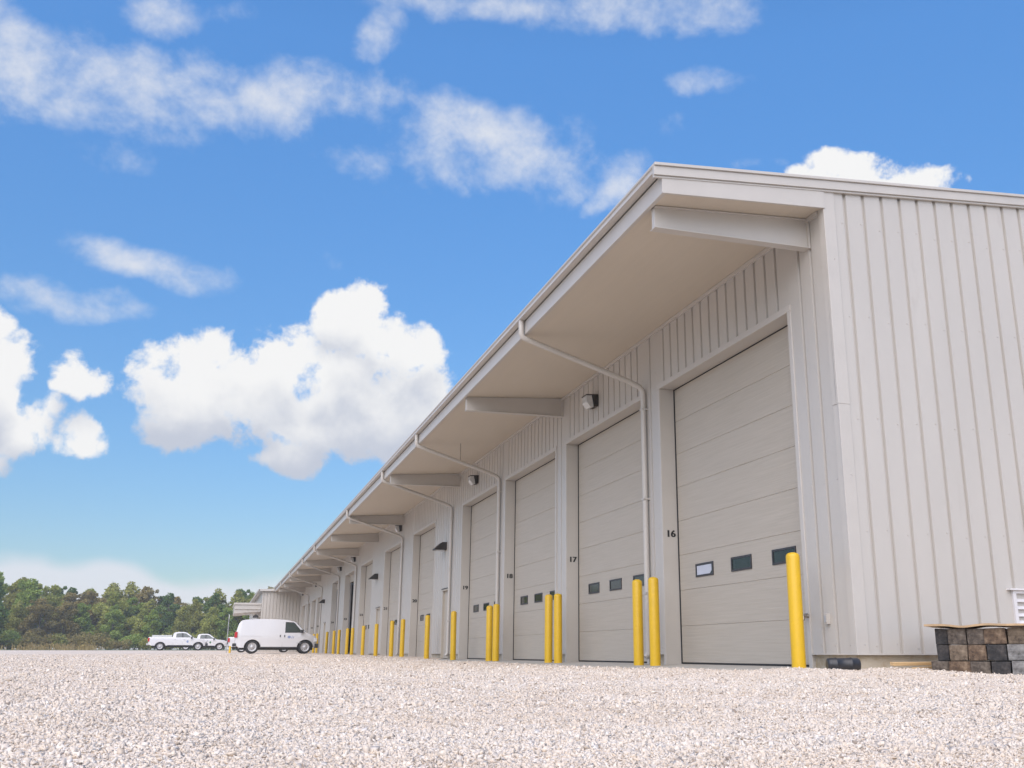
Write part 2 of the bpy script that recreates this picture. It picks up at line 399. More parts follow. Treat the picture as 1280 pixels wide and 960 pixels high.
def grid(name, xs, ys, zf, mat, label=None):
    X, Y = np.meshgrid(xs, ys); Z = zf(X, Y); nx, ny = len(xs), len(ys)
    v = np.stack([X.ravel(), Y.ravel(), Z.ravel()], 1)
    i = np.arange(ny-1)[:, None]*nx+np.arange(nx-1)[None, :]; i = i.ravel()
    f = np.stack([i, i+1, i+nx+1, i+nx], 1)
    me = bpy.data.meshes.new(name); me.vertices.add(len(v)); me.vertices.foreach_set('co', v.ravel())
    me.loops.add(f.size); me.loops.foreach_set('vertex_index', f.ravel().astype(np.int32))
    me.polygons.add(len(f)); me.polygons.foreach_set('loop_start', np.arange(0, f.size, 4, dtype=np.int32))
    me.polygons.foreach_set('use_smooth', np.ones(len(f), bool)); me.update(calc_edges=True); me.materials.append(mat)
    o = bpy.data.objects.new(name, me); COL.objects.link(o); return tag(o, kind='structure')
xs = np.unique(np.round(np.concatenate([np.linspace(-160, -16, 50), np.arange(-16, 6, .12), np.linspace(6, 45, 20)]), 3))
ys = np.unique(np.round(np.concatenate([np.linspace(-60, -12.5, 20), np.arange(-12.5, 4, .12), np.arange(4, 30, .4), np.linspace(30, 125, 60)]), 3))
grid('gravel_lot', xs, ys, gz, M['gravel'])
grid('grass_field', np.linspace(-2500, 2500, 60), np.unique(np.concatenate([[125.0-.001], np.linspace(126, 300, 20), np.linspace(300, 2500, 12)])), lambda X, Y: np.interp(Y, PY, PZ)-.004+0*X, M['grass'])
grid('far_ground', np.array([-2500, 2500.]), np.array([-2500, 2500.]), lambda X, Y: 0*X-.6, M['grass'])

# loose crushed stone lying on the near part of the lot
def stones():
    pts = []; sz = []
    def ringpts(d0, d1, dens, s0, s1, a0=-20, a1=56):
        area = R(a1-a0)/2*(d1*d1-d0*d0); n = int(area*dens)
        d = np.sqrt(rng.uniform(d0*d0, d1*d1, n)); a = np.radians(rng.uniform(a0, a1, n))
        x = CAM.x+d*np.sin(a); y = CAM.y+d*np.cos(a)
        ok = ~((x > -1.0) & (y > -.6)) & ~((x > -.02) & (y > -1.1)) & (x < 6)
        pts.append(np.stack([x[ok], y[ok]], 1)); sz.append(rng.lognormal(math.log((s0+s1)/2), .35, ok.sum()).clip(s0*.6, s1*1.6))
    ringpts(1.1, 3.0, 14000, .0055, .0105)
    ringpts(3.0, 5.0, 7000, .007, .0125)
    ringpts(5.0, 8.5, 2000, .009, .016)
    ringpts(8.5, 14.0, 600, .012, .020)
    ringpts(14.0, 26.0, 150, .017, .027, -14, 34); ringpts(26.0, 60.0, 42, .022, .036, -13, 20)
    P = np.concatenate(pts); S = np.concatenate(sz); n = len(P)
    cube = np.array([(a, b, c) for a in (-1, 1) for b in (-1, 1) for c in (-1, 1)], float)*.5
    V = np.repeat(cube[None], n, 0)*rng.uniform(.45, 1.15, (n, 8, 1))+rng.uniform(-.16, .16, (n, 8, 3))
    V *= (rng.uniform(.6, 1.25, (n, 1, 3))*np.array([1.15, 1.15, .42]))*S[:, None, None]
    q = rng.normal(size=(n, 4)); q[:, 1:3] *= .45; q /= np.linalg.norm(q, axis=1)[:, None]
    w, x, y, z = q.T
    Rm = np.stack([1-2*(y*y+z*z), 2*(x*y-z*w), 2*(x*z+y*w), 2*(x*y+z*w), 1-2*(x*x+z*z), 2*(y*z-x*w), 2*(x*z-y*w), 2*(y*z+x*w), 1-2*(x*x+y*y)], 1).reshape(n, 3, 3)
    V = np.einsum('nij,nkj->nki', Rm, V)
    base = np.stack([P[:, 0], P[:, 1], gz(P[:, 0], P[:, 1])+S*rng.uniform(-.12, .2, n)], 1)
    V += base[:, None, :]
    F = np.array([(0,1,3,2),(4,6,7,5),(0,4,5,1),(2,3,7,6),(0,2,6,4),(1,5,7,3)])
    f = (np.arange(n)[:, None, None]*8+F[None]).reshape(-1, 4)
    me = bpy.data.meshes.new('loose_gravel'); me.vertices.add(n*8); me.vertices.foreach_set('co', V.ravel())
    me.loops.add(f.size); me.loops.foreach_set('vertex_index', f.ravel().astype(np.int32))
    me.polygons.add(len(f)); me.polygons.foreach_set('loop_start', np.arange(0, f.size, 4, dtype=np.int32)); me.update(calc_edges=True)
    at = me.attributes.new('tone', 'FLOAT', 'POINT'); at.data.foreach_set('value', np.repeat(rng.uniform(0, 1, n), 8).astype(np.float32))
    me.materials.append(M['stone'])
    o = bpy.data.objects.new('loose_gravel', me); COL.objects.link(o)
    tag(o, 'pale crushed limestone gravel covering the lot in front', 'gravel', kind='stuff')
stones()

# ------------------------------------------------------------------ warehouse
H = 4.873; EAVE_X = -2.555; EAVE_Z = 6.232; SL = .0857; YG = -1.055; YEND = 88.0; ZT = .157; REC = .284
RIDGE = 18.0
def roofz(x): return EAVE_Z+SL*(x-EAVE_X) if x < RIDGE else EAVE_Z+SL*(2*RIDGE-x-EAVE_X)
DOORS = [(0, 4.41, H, 16), (5.22, 9.63, H, 17), (10.44, 14.85, H, 18), (15.66, 20.07, H, 19), (24.45, 28.86, H, 20), (31.85, 36.26, H, 21),
         (40.3, 44.71, H, 22), (47.6, 52.01, H, 23), (55.1, 59.4, H, 24), (66.2, 69.9, 4.4, 25), (71.4, 75.1, 4.4, 26), (76.6, 80.3, 4.4, 27), (81.7, 85.4, 4.4, 28)]
OPEN = {23, 24, 25}
MAND = [(21.75, 22.75), (37.15, 38.15), (62.6, 63.6)]
wh = empty('warehouse', (0, 0, 0))
tag(wh, 'long grey metal-sided warehouse with a row of tall overhead doors under a deep eave', 'warehouse')

def section(s0, s1, grooves, pw=.030, pb=.019, dep=.040):
    pts = [(s0, 0)]
    for g in grooves:
        if g-pw > s0+.012 and g+pw < s1-.012: pts += [(g-pw, 0), (g-pb, dep), (g+pb, dep), (g+pw, 0)]
    pts.append((s1, 0)); return pts
def panel(mb, s0, s1, z0f, z1f, grooves, mapf, zbreaks=()):
    pts = section(s0, s1, grooves); n = len(pts)
    z0g = z0f if callable(z0f) else (lambda s: z0f); z1g = z1f if callable(z1f) else (lambda s: z1f)
    vs = [mapf(s, d, z0g(s)) for s, d in pts]+[mapf(s, d, z1g(s)) for s, d in pts]
    mb.add(vs, [(i, i+1, n+i+1, n+i) for i in range(n-1)])
def screw(mb, p, nrm, r=.011):
    x, y, z = p
    if nrm == 'x': mb.prism([(y+r*math.cos(a), z+r*math.sin(a)) for a in np.linspace(0, 2*math.pi, 7)[:-1]], x-.006, x+.001, 'x')
    else: mb.prism([(x+r*math.cos(a), z+r*math.sin(a)) for a in np.linspace(0, 2*math.pi, 7)[:-1]], y-.006, y+.001, 'y')

# front wall, facing the lot (its outer face is x = 0)
mp_front = lambda s, d, z: (d, s, z)
gr_f = [-.36+.305*k-.0 for k in range(-3, 295)]
fw = MB()
edges = [YG+.10]
for y0, y1, h, n in DOORS: edges += [y0-.08, y1+.08]
allop = [(y0-.08, y1+.08, h+.09) for y0, y1, h, n in DOORS]+[(a-.05, b+.05, 2.3) for a, b in MAND]
allop.sort(); cur = YG+.10
SOFW = 6.03
for a, b, h in allop:
    panel(fw, cur, a, ZT+.012, SOFW, gr_f, mp_front)
    panel(fw, a, b, h, SOFW, gr_f, mp_front); cur = b
panel(fw, cur, YEND, ZT+.012, SOFW, gr_f, mp_front)
for i, g in enumerate(gr_f[:110]):
    for z in (.25, 2.3, 5.2):
        if not any(a-.03 < g+.1 < b+.03 and z < h for a, b, h in allop) and g < 26: screw(fw, (0, g+.06, z+.02), 'x', .009)
# liner behind the cladding (gives the wall its thickness)
cur = YG+.06
for a, b, h in allop:
    fw.box(.036, .20, cur, a, ZT, SOFW); fw.box(.036, .20, a, b, h, SOFW); cur = b
fw.box(.036, .20, cur, YEND, ZT, SOFW)
fw.build('front_wall', M['siding'], wh)

# gable wall (outer face y = YG), grooves into +y
mp_g = lambda s, d, z: (s, YG+d, z)
gr_g = [.338+.305*k for k in range(0, 122)]
gw = MB(); XR = 2*RIDGE
panel(gw, .16, RIDGE, ZT+.012, lambda s: roofz(s)-.12, gr_g, mp_g)
panel(gw, RIDGE, XR-.16, ZT+.012, lambda s: roofz(s)-.12, gr_g, mp_g)
for i, g in enumerate(gr_g[:24]):
    for z in (.26, 1.65, 3.1, 4.5, 5.85): 
        screw(gw, (g-.062+(.0 if i % 2 else .0), YG, z+.03*math.sin(i*2.1)), 'y', .010)
gw.prism([(.16, ZT), (XR-.16, ZT), (XR-.16, roofz(XR-.16)-.16), (RIDGE, roofz(RIDGE)-.16), (.16, roofz(.16)-.16)], YG+.036, YG+.2, 'y')
gw.build('gable_wall', M['siding'], wh)
# corner trim, in two lengths lapped part-way up
ct = MB()
for z0, z1, o in ((ZT+.004, 3.30, .0), (3.28, roofz(0)-.10, .004)):
    ct.box(-.014-o, .16+o, YG-.012-o, YG+.03, z0, z1); ct.box(-.014-o, .03, YG+.03, YG+.115+o, z0, min(z1, SOFW+.1))
ct.build('corner_trim', M['trim'], wh, bevel=.003, seg=1)
# hidden far walls
bw = MB(); bw.box(XR-.2, XR, YG+.2, YEND, ZT, roofz(XR)-.1)
bw.prism([(.2, ZT), (XR-.2, ZT), (XR-.2, roofz(XR-.16)-.16), (RIDGE, roofz(RIDGE)-.16), (.2, roofz(.16)-.16)], YEND-.2, YEND, 'y')
bw.build('rear_wall', M['siding'], wh)
# base: concrete stem wall with a drip flashing over it
cur = YG+.25
for a, b, h in allop:
    fb = MB(); fb.box(.034, .25, cur, a, -.4, ZT-.004); fb.build('foundation', M['found'], wh); cur = b
fb = MB(); fb.box(.034, .25, cur, YEND, -.4, ZT-.004); fb.build('foundation', M['found'], wh); fb = MB(); fb.box(.036, XR-.05, YG+.05, YG+.248, -.4, ZT-.006); fb.build('foundation', M['found'], wh)
cur = YG+.041
for a, b, h in allop:
    dr = MB(); dr.box(-.026, .04, cur, a, ZT-.004, ZT+.012); dr.build('drip_flashing', M['trim'], wh); cur = b
dr = MB(); dr.box(-.026, .04, cur, YEND, ZT-.004, ZT+.012); dr.build('drip_flashing', M['trim'], wh); dr = MB(); dr.box(-.026, XR, YG-.026, YG+.04, ZT-.0045, ZT+.0115); dr.build('drip_flashing', M['trim'], wh)

# roof, soffit, fascia, gutter, rake trim
def sof(x): return 5.862+(SOFW-5.862)/2.43*(x+2.43)
rf = MB()
rf.prism([(EAVE_X+.10, roofz(EAVE_X+.1)-.03), (RIDGE, roofz(RIDGE)-.03), (XR-EAVE_X, roofz(XR-EAVE_X)-.03), (XR-EAVE_X, roofz(XR-EAVE_X)-.10), (RIDGE, roofz(RIDGE)-.10), (EAVE_X+.1, roofz(EAVE_X+.1)-.10)], YG+.0, YEND+.2, 'y')
rf.build('roof', M['roofmetal'], wh)
sf = MB(); sf.prism([(-2.40, sof(-2.40)+.012), (.02, sof(.02)+.012), (.02, sof(.02)+.05), (-2.40, sof(-2.4)+.05)], YG+.02, YEND, 'y')
sf.build('soffit', M['soffit'], wh)
jt = MB(); jt.box(-.045, -.002, YG+.12, YEND, SOFW-.055, SOFW+.004); jt.build('soffit_trim', M['trim'], wh)
fa = MB(); fa.box(-2.43, -2.37, YG, YEND, 5.852, 6.10)
fa.prism([(-2.43, 5.852), (-.002, sof(-.002)-.01), (-.002, sof(-.002)+.235), (-2.43, 6.10)], YG-.03, YG-.0, 'y')
fa.build('fascia', M['trim'], wh, bevel=.004, seg=1)
gu = MB()
gu.prism([(-2.555, 6.232), (-2.555, 6.205), (-2.535, 6.195), (-2.545, 6.125), (-2.44, 6.118), (-2.44, 6.20), (-2.455, 6.20), (-2.455, 6.135), (-2.525, 6.14), (-2.515, 6.2), (-2.535, 6.232)], YG-.02, YEND+.1, 'y')
gu.prism([(-2.55, 6.225), (-2.55, 6.12), (-2.44, 6.12), (-2.44, 6.225)], YG-.035, YG-.02, 'y')
gu.build('gutter', M['trim'], wh)
rk = MB()
def rake(a, b, t0, t1, ya, yb):   # follows the slope between x = a and b
    rk.prism([(a, roofz(a)+t1), (b, roofz(b)+t1), (b, roofz(b)+t0), (a, roofz(a)+t0)], ya, yb, 'y')
for a, b in ((EAVE_X+.004, RIDGE), (RIDGE, XR-EAVE_X)):
    rake(a, b, -.028, .012, YG-.085, YG+.12); rake(a, b, -.155, -.030, YG-.062, YG-.002); rake(a, b, -.185, -.157, YG-.04, YG-.003)
rk.build('rake_trim', M['trim'], wh, bevel=.003, seg=1)

# cantilevered eave brackets
for i, y in enumerate([-.68, 9.89, 20.6, 31.35, 38.7, 46.15, 53.5, 61.0, 68.3, 75.5, 82.6]):
    b = MB(); zb0, zb1 = 5.576, 5.612
    b.prism([(-2.35, sof(-2.35)+.004), (-2.35, zb0), (.03, zb1), (.03, sof(0)+.004)], y+.03, y+.12, 'y')
    b.prism([(-2.36, zb0), (.03, zb1), (.03, zb1-.016), (-2.36, zb0-.016)], y, y+.15, 'y')
    b.prism([(-2.35, sof(-2.35)+.005), (.03, sof(.03)+.005), (.03, sof(.03)-.012), (-2.35, sof(-2.35)-.012)], y, y+.15, 'y')
    b.box(-.03, .0, y-.01, y+.16, zb1-.02, sof(0)-.012)
    b.build('eave_bracket', M['trim'], wh, bevel=.003, seg=1)

M['pale'] = simple('painted_pane_reflection', (.50,.52,.58), .4)  # flat colour of the bright sky reflection in one door window
# door trims
for y0, y1, h, n in DOORS:
    d = empty('door_surround', (0, 0, 0)); 
    t = MB()
    t.box(-.016, REC+.05, y1, y1+.085, -.03, h); t.box(-.016, REC+.05, y0-.085, y0, -.03, h)
    t.box(-.018, REC+.05, y0-.09, y1+.09, h, h+.095)
    bpy.data.objects.remove(d)
    t.build('door_surround', M['trim'], wh, bevel=.004, seg=1)
    # overhead door
    if n in OPEN:
        # door rolled up, only its lowest section left in view under the head
        m = MB(); m.box(REC, REC+.05, y0, y1, h-.45, h-.01); m.build('overhead_door', M['door'], wh); 
        
        for ya in (y1-.10, y0+.04): tr = MB(); tr.box(REC+.06, REC+.12, ya, ya+.06, 0, h); tr.build('door_track', M['galv'], wh)
        continue
    m = MB(); zs = np.linspace(.02, h-.015, 9)
    pts = []
    for k in range(8):
        a, b = zs[k], zs[k+1]; pts += [(REC+.008, a), (REC, a+.006), (REC, b-.006)]
    pts += [(REC+.008, zs[-1])]
    poly = pts+[(REC+.06, zs[-1]), (REC+.06, zs[0])]
    m.prism(poly, y0+.004, y1-.03, 'y')
    do = m.build('overhead_door', M['door'], wh)
    for k in range(3):
        a = y0+.61+1.25*k; 
        if n >= 25: a = y0+.5+1.05*k
        w = MB(); wz0, wz1 = 1.415, 1.635
        w.box(REC-.014, REC+.004, a, a+.64, wz0, wz0+.03); w.box(REC-.014, REC+.004, a, a+.64, wz1-.03, wz1)
        w.box(REC-.014, REC+.004, a, a+.03, wz0+.03, wz1-.03); w.box(REC-.014, REC+.004, a+.61, a+.64, wz0+.03, wz1-.03)
        w.cur = 1; w.box(REC-.004, REC-.001, a+.03, a+.61, wz0+.03, wz1-.03)
        if n == 16 and k == 2: w.cur = 2; w.prism([(a+.13, wz0+.034), (a+.60, wz0+.034), (a+.60, wz1-.036), (a+.07, wz1-.036), (a+.07, wz0+.08)], REC-.0052, REC-.0042, 'x')  # sky reflection painted as a pale shape over the glass
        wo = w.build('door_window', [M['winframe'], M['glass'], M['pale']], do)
        if n == 16 and k == 2: wo['label'] = 'window with a pale sky reflection painted on its pane'
    s = MB(); s.box(REC-.012, REC+.02, y1-.03, y1, 0, h); s.box(REC-.008, REC+.05, y0, y1-.03, -.004, .02); s.box(REC-.006, REC+.02, y0, y1-.03, h-.014, h)
    s.build('door_seal', M['seal'], do)

# numbers on the far jamb of each opening
def number(n, y1, z=2.215, size=.165):
    cu = bpy.data.curves.new('number', 'FONT'); cu.body = str(n); cu.size = size; cu.align_x = 'CENTER'; cu.align_y = 'CENTER'; cu.extrude = .0012; cu.offset = .0028; cu.space_character = 1.0
    o = bpy.data.objects.new('number_tmp', cu); COL.objects.link(o)
    dg = bpy.context.evaluated_depsgraph_get(); me = bpy.data.meshes.new_from_object(o.evaluated_get(dg)); bpy.data.objects.remove(o)
    bm = bmesh.new(); bm.from_mesh(me); g = bm.verts[:]+bm.edges[:]+bm.faces[:]
    for sx, dz in ((.006, .0003), (-.006, .0006)):
        r = bmesh.ops.duplicate(bm, geom=g); bmesh.ops.translate(bm, verts=[e for e in r['geom'] if isinstance(e, bmesh.types.BMVert)], vec=(sx, 0, dz))
    bm.to_mesh(me); bm.free()
    me.materials.clear(); me.materials.append(M['digits']); me.name = 'door_number'
    q = bpy.data.objects.new('door_number', me); COL.objects.link(q); q.parent = wh
    q.location = (.14, y1-.0022, z); q.rotation_euler = (R(90), 0, 0); q.scale = (1.12, 1, 1)
    q['label'] = 'black number %d' % n
for y0, y1, h, n in DOORS: number(n, y1)

# personnel doors
for a, b in MAND:
    d = MB(); d.box(-.012, .12, a-.055, a, 0, 2.25); d.box(-.012, .12, b, b+.055, 0, 2.25); d.box(-.03, .12, a-.08, b+.08, 2.25, 2.31)
    pd = d.build('personnel_door', M['door'], wh)
    l = MB(); l.box(.06, .10, a, b, .01, 2.25); l.build('door_leaf', M['door'], pd)
    c = MB(); c.box(-.05, .1, a-.1, b+.1, 2.31, 2.335); c.build('drip_cap', M['bronze'], pd)
    k = MB(); k.tube([(.06, a+.1, 1.0), (0.0, a+.1, 1.0), (0, a+.2, 1.0)], .012, 8); k.build('handle', M['galv'], pd)

# downspouts
DS = [5.03, 15.34, 21.5, 31.2, 46.4, 54.9, 66.3, 78.0]
for i, y in enumerate(DS):
    p = [(-2.49, y, 6.12), (-2.49, y, 5.98), (-2.49, y, 5.86), (-2.46, y, 5.80), (-2.40, y, 5.775), (-.34, y, 5.14), (-.14, y, 5.06), (-.075, y, 4.99), (-.065, y, 4.88), (-.065, y, 2.5), (-.065, y, .22), (-.075, y, .15), (-.13, y, .10)]
    m = MB(); m.tube(p, .052, 12); 
    for z in (4.6, 2.9, 1.2): m.box(-.12, -.0, y-.058, y+.058, z, z+.035)
    m.build('downspout', M['trim'], wh)
m = MB(); m.tube([(-1.22, 15.34, 5.45), (-1.22, 15.34, 5.95)], .006, 6); m.build('hanger_rod', M['winframe'], wh)

# flood lights and wedge lamps
def flood(y, z, lab):
    r = empty('wall_pack_light', (-.002, y, z)); tag(r, lab, 'wall light', 'wall lights under the eave')
    a = MB(); a.prism([(0, .15), (0, -.11), (-.09, -.13), (-.14, .12), (-.28, .112), (-.28, .13)], -.15, .15, 'y'); a.build('housing', M['bronze'], r, bevel=.006, seg=2)
    b = MB(); b.prism([(-.145, .115), (-.10, -.13), (-.18, -.145), (-.268, -.03), (-.272, .108)], -.135, .135, 'y'); b.build('lens', M['lens'], r, bevel=.008, seg=2)
ordn = ['first', 'second', 'third', 'fourth', 'fifth', 'sixth', 'seventh', 'eighth', 'ninth', 'tenth', 'eleventh', 'twelfth', 'thirteenth', 'fourteenth', 'fifteenth', 'sixteenth', 'seventeenth', 'eighteenth', 'nineteenth', 'twentieth'] + ['%dth' % k if k % 10 > 3 else {0: '%dth', 1: '%dst', 2: '%dnd', 3: '%drd'}[k % 10] % k for k in range(21, 80)]
for y, z, lab in [(7.7, 5.41, 'white-lensed wall light high above door 17, nearest of its kind'), (18.19, 5.41, 'white-lensed wall light high above door 19, second from the near end'),
                  (31.98, 5.5, 'wall light tucked under the eave just right of door 21'), (47.56, 5.48, 'wall light under the eave just right of open door 23'),
                  (54.57, 5.47, 'wall light under the eave just right of open door 24'), (71.77, 5.5, 'small dark wall light under the eave beyond the second row of downspouts'), (84.8, 5.5, 'farthest small wall light under the eave near the side wing')]:
    flood(y, z, lab)
def wedge(y, z, lab):
    r = empty('wedge_light', (-.002, y, z)); tag(r, lab, 'wall light', 'dark wedge lights over the small doors')
    a = MB(); a.prism([(0, .15), (0, -.12), (-.42, -.12), (-.42, -.08), (-.16, .15)], -.22, .22, 'y'); a.build('housing', M['bronze'], r, bevel=.01, seg=2)
    b = MB(); b.box(-.36, -.05, -.18, .18, -.135, -.121); b.build('lens', M['lens'], r)
wedge(22.6, 3.77, 'black wedge-shaped lamp above the nearest small door'); wedge(38.4, 3.84, 'black wedge-shaped lamp above the second small door'); wedge(64.3, 3.86, 'small black wedge-shaped lamp above the farthest small door')

# tap and electrical box beside door 16
k = MB(); k.tube([(0, -.06, .63), (-.09, -.06, .635)], .014, 8); k.tube([(-.09, -.06, .66), (-.09, -.06, .60), (-.13, -.06, .575)], .018, 8); k.tube([(-.05, -.10, .665), (-.05, -.02, .665)], .012, 8); k.tube([(-.05, -.06, .635), (-.05, -.06, .67)], .008, 6)
k.build('hose_tap', M['brass'], wh)
k = MB(); k.box(-.05, .0, -.53, -.46, .53, .66); k.cur = 1; k.box(-.056, -.05, -.52, -.47, .55, .64); k.build('outlet_box', [M['trim'], M['galv']], wh, bevel=.006)
# louvred vent on the gable
lv = MB(); L0, L1, Z0, Z1 = 2.42, 3.52, .30, .965
lv.box(L0, L0+.05, YG-.035, YG+.03, Z0, Z1); lv.box(L1-.05, L1, YG-.035, YG+.03, Z0, Z1); lv.box(L0+.05, L1-.05, YG-.035, YG+.03, Z0, Z0+.05); lv.box(L0+.05, L1-.05, YG-.035, YG+.03, Z1-.04, Z1)
lv.box(L0-.07, L1+.07, YG-.07, YG+.03, Z1+.001, Z1+.022)
lo = lv.build('louvred_vent', M['louvre'], wh)
sl = MB()
for i in range(6):
    z = Z0+.06+i*.092; sl.prism([(YG-.03, z), (YG-.026, z-.006), (YG+.02, z+.055), (YG+.018, z+.065)], L0+.05, L1-.05, 'x')
sl.build('slats', M['louvre'], lo)
b = MB(); b.box(L0+.05, L1-.05, YG+.024, YG+.027, Z0+.05, Z1-.04); b.build('duct', M['seal'], lo)

# interior (seen through the open doors)
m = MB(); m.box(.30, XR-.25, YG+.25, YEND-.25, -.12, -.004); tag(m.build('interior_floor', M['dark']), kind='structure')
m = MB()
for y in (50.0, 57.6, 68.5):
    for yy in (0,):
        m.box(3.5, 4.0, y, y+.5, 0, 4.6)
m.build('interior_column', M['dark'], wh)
# concrete apron along the doors
m = MB(); y = -.5; seg = 5.22
while y < 86:
    e = min(y+seg, 86); m.prism([(-1.04, -.042), (.33, -.0035), (.33, -.3), (-1.04, -.3)], y, e-.012, 'y'); y = e
tag(m.build('concrete_apron', M['concrete']), kind='structure')

# ------------------------------------------------------------------ side wing beyond the far end
wg = empty('warehouse_wing', (-1.8, 88.0, 0)); tag(wg, 'ribbed side wing stepping out from the far end of the warehouse, with a small canopy', 'building')
def W(mb, name, mat, bevel=0):
    o = mb.build(name, mat, None, bevel=bevel, seg=1); o.parent = wg; o.matrix_parent_inverse = Matrix.Translation((1.8, -88.0, 0)); return o
m = MB(); panel(m, -3.55, 4, .1, 6.0, [-3.4+.305*k for k in range(26)], lambda s, d, z: (s, 87.8+2.2*d, z))
panel(m, 87.8, 125, .1, 6.0, [88+.305*k for k in range(120)], lambda s, d, z: (-3.55+d, s, z))
m.box(-3.5, 4, 87.85, 124.9, .05, 5.98); W(m, 'wall', M['siding'])
m = MB(); m.prism([(-3.85, 5.93), (-3.85, 6.03), (12, 7.3), (12, 7.2)], 87.6, 125.2, 'y'); W(m, 'roof', M['roofmetal'])
m = MB(); m.prism([(-3.92, 5.88), (-3.92, 6.06), (8, 6.1), (8, 5.92)], 87.5, 87.6, 'y'); m.box(-3.97, -3.85, 87.5, 125.2, 5.86, 6.04); W(m, 'eave_trim', M['trim'])
m = MB(); m.box(-5.98, -3.56, 88.3, 96, 4.25, 4.75); m.prism([(-5.98, 4.24), (-5.98, 3.80), (-3.56, 4.0), (-3.56, 4.24)], 88.35, 95.9, 'y'); m.box(-6.05, -3.56, 88.2, 96.1, 4.62, 4.8); m.box(-6.0, -3.56, 88.24, 88.3, 4.2, 4.26); W(m, 'canopy', M['trim'], .01)
m = MB(); m.tube([(-5.5, 88.6, 3.95), (-3.6, 88.6, 3.55)], .06, 8); W(m, 'brace', M['trim'])
m = MB(); m.prism([(-4.25, 3.6), (-4.0, 3.75), (-3.75, 3.6), (-3.75, 3.42), (-4.25, 3.42)], 88.2, 88.5, 'y'); W(m, 'lamp', M['bronze'])

# ------------------------------------------------------------------ bollards
BOL = [(-.45,-.035,1.42),(3.89,-.031,1.413),(4.58,-.025,1.421),(8.9,-.03,1.413),(9.56,-.035,1.432),(13.97,-.014,1.424),(14.64,-.018,1.412),(18.94,-.011,1.433),
 (23.05,.02,1.454),(27.96,.03,1.472),(30.53,.037,1.488),(34.8,.06,1.474),(39.18,.08,1.50),(43.37,.082,1.495),(45.64,.085,1.52),(49.61,.11,1.526),(52.3,.116,1.533),(56.6,.138,1.544),(63.39,.19,1.56),(66.0,.2,1.57),(70.3,.22,1.57)]
BL = ['yellow bollard standing at the right edge of door 16, nearest and largest', 'yellow bollard at the left edge of door 16, taller-looking one of the pair there', 'yellow bollard at the right edge of door 17, left one of its pair',
 'yellow bollard at the left edge of door 17, right one of its pair', 'yellow bollard at the right edge of door 18, left one of its pair', 'yellow bollard at the left edge of door 18, right one of its pair',
 'yellow bollard at the right edge of door 19, left one of its pair', 'lone yellow bollard at the left edge of door 19', 'lone yellow bollard in front of door 20, left of the nearest small door']
bm_ = MB(); r = .088
bm_.lathe([(r+.0, -.25), (r, 0), (r, 1.40), (r-.006, 1.425), (r-.025, 1.443), (r-.055, 1.453), (.01, 1.456)], (0, 0, 0), 28)
for i, (y, zb, zt) in enumerate(BOL):
    if i == 0: ob = bm_.build('bollard', M['yellow']); first = ob
    else: ob = first.copy(); COL.objects.link(ob)
    ob.location = (-.45, y, zb); ob.scale = (1, 1, (zt-zb)/1.456)
    ob.rotation_euler = (R(random.uniform(-.4, .4)), R(random.uniform(-.4, .4)), random.uniform(0, 6))
    lab = BL[i] if i < len(BL) else '%s yellow bollard along the wall, counting away from the nearest' % ordn[i]
    tag(ob, lab, 'bollard', 'yellow bollards along the doors')

# ------------------------------------------------------------------ odds and ends by the gable
# black plastic drum-like pipe offcut lying against the base
z0 = gzs(-.30, -1.33)
k = MB(); k.lathe([(.05, -.21), (.07, -.205), (.078, -.17), (.078, -.12), (.083, -.115), (.083, -.10), (.078, -.095), (.078, .06), (.083, .065), (.083, .08), (.078, .085), (.078, .15), (.068, .175), (.05, .18)], (0, 0, 0), 24, 'x')
o = k.build('drain_pipe', M['blackpl']); o.location = (-.32, -1.23, z0+.068); o.rotation_euler = (R(8), 0, R(-16))
tag(o, 'short black plastic pipe lying on the gravel against the concrete base', 'pipe')
M['pine'] = simple('pine_lumber', (.56,.38,.19), .7, var=.15, scale=3, stretch=(.6,14,14), bump=.1, bscale=30)
def plank(p0, p1, w, th, roll, lab):
    p0, p1 = Vector(p0), Vector(p1); d = p1-p0; L = d.length
    m = MB(); m.box(-L/2, L/2, -w/2, w/2, -th/2, th/2); o = m.build('plank', M['pine'], None, bevel=.003, seg=1)
    o.location = (p0+p1)/2; o.rotation_euler = (d.to_track_quat('X', 'Z')).to_euler(); o.rotation_euler.rotate_axis('X', R(roll)); tag(o, lab, 'plank', 'pine planks on the gravel')
plank((.20, -1.42, .052), (.92, -1.50, .058), .09, .036, 4, 'upper pale pine plank lying across another on the gravel')
plank((.36, -1.62, -.002), (.98, -1.50, .022), .09, .036, -3, 'lower pale pine plank half under the other one, on the gravel')

def m_timber(name, a, b_, dark):
    m, t, b = newmat(name)
    tc = t.n('ShaderNodeTexCoord')
    n = t.n('ShaderNodeTexNoise', i_Scale=9.0, i_Detail=9.0, i_Roughness=.75); t.l(tc.outputs['Object'], n.inputs[0])
    mp = t.n('ShaderNodeMapping'); mp.inputs['Scale'].default_value = (30, 2.5, 30); t.l(tc.outputs['Object'], mp.inputs[0])
    n2 = t.n('ShaderNodeTexNoise', i_Scale=1.0, i_Detail=5.0); t.l(mp.outputs[0], n2.inputs[0])
    c = t.ramp(n.outputs[0], [(.38, dark), (.50, a), (.66, b_)]); c2 = t.ramp(n2.outputs[0], [(.3, (.6,.58,.55,1)), (.65, (1,1,1,1))]); c = t.mix(.9, c, c2, 'MULTIPLY')
    t.l(c, b.inputs['Base Color']); b.inputs['Roughness'].default_value = .9
    bp = t.n('ShaderNodeBump', i_Strength=.6, i_Distance=.01); t.l(t.math('ADD', n2.outputs[0], n.outputs[0]), bp.inputs['Height']); t.l(bp.outputs[0], b.inputs['Normal'])
    return m
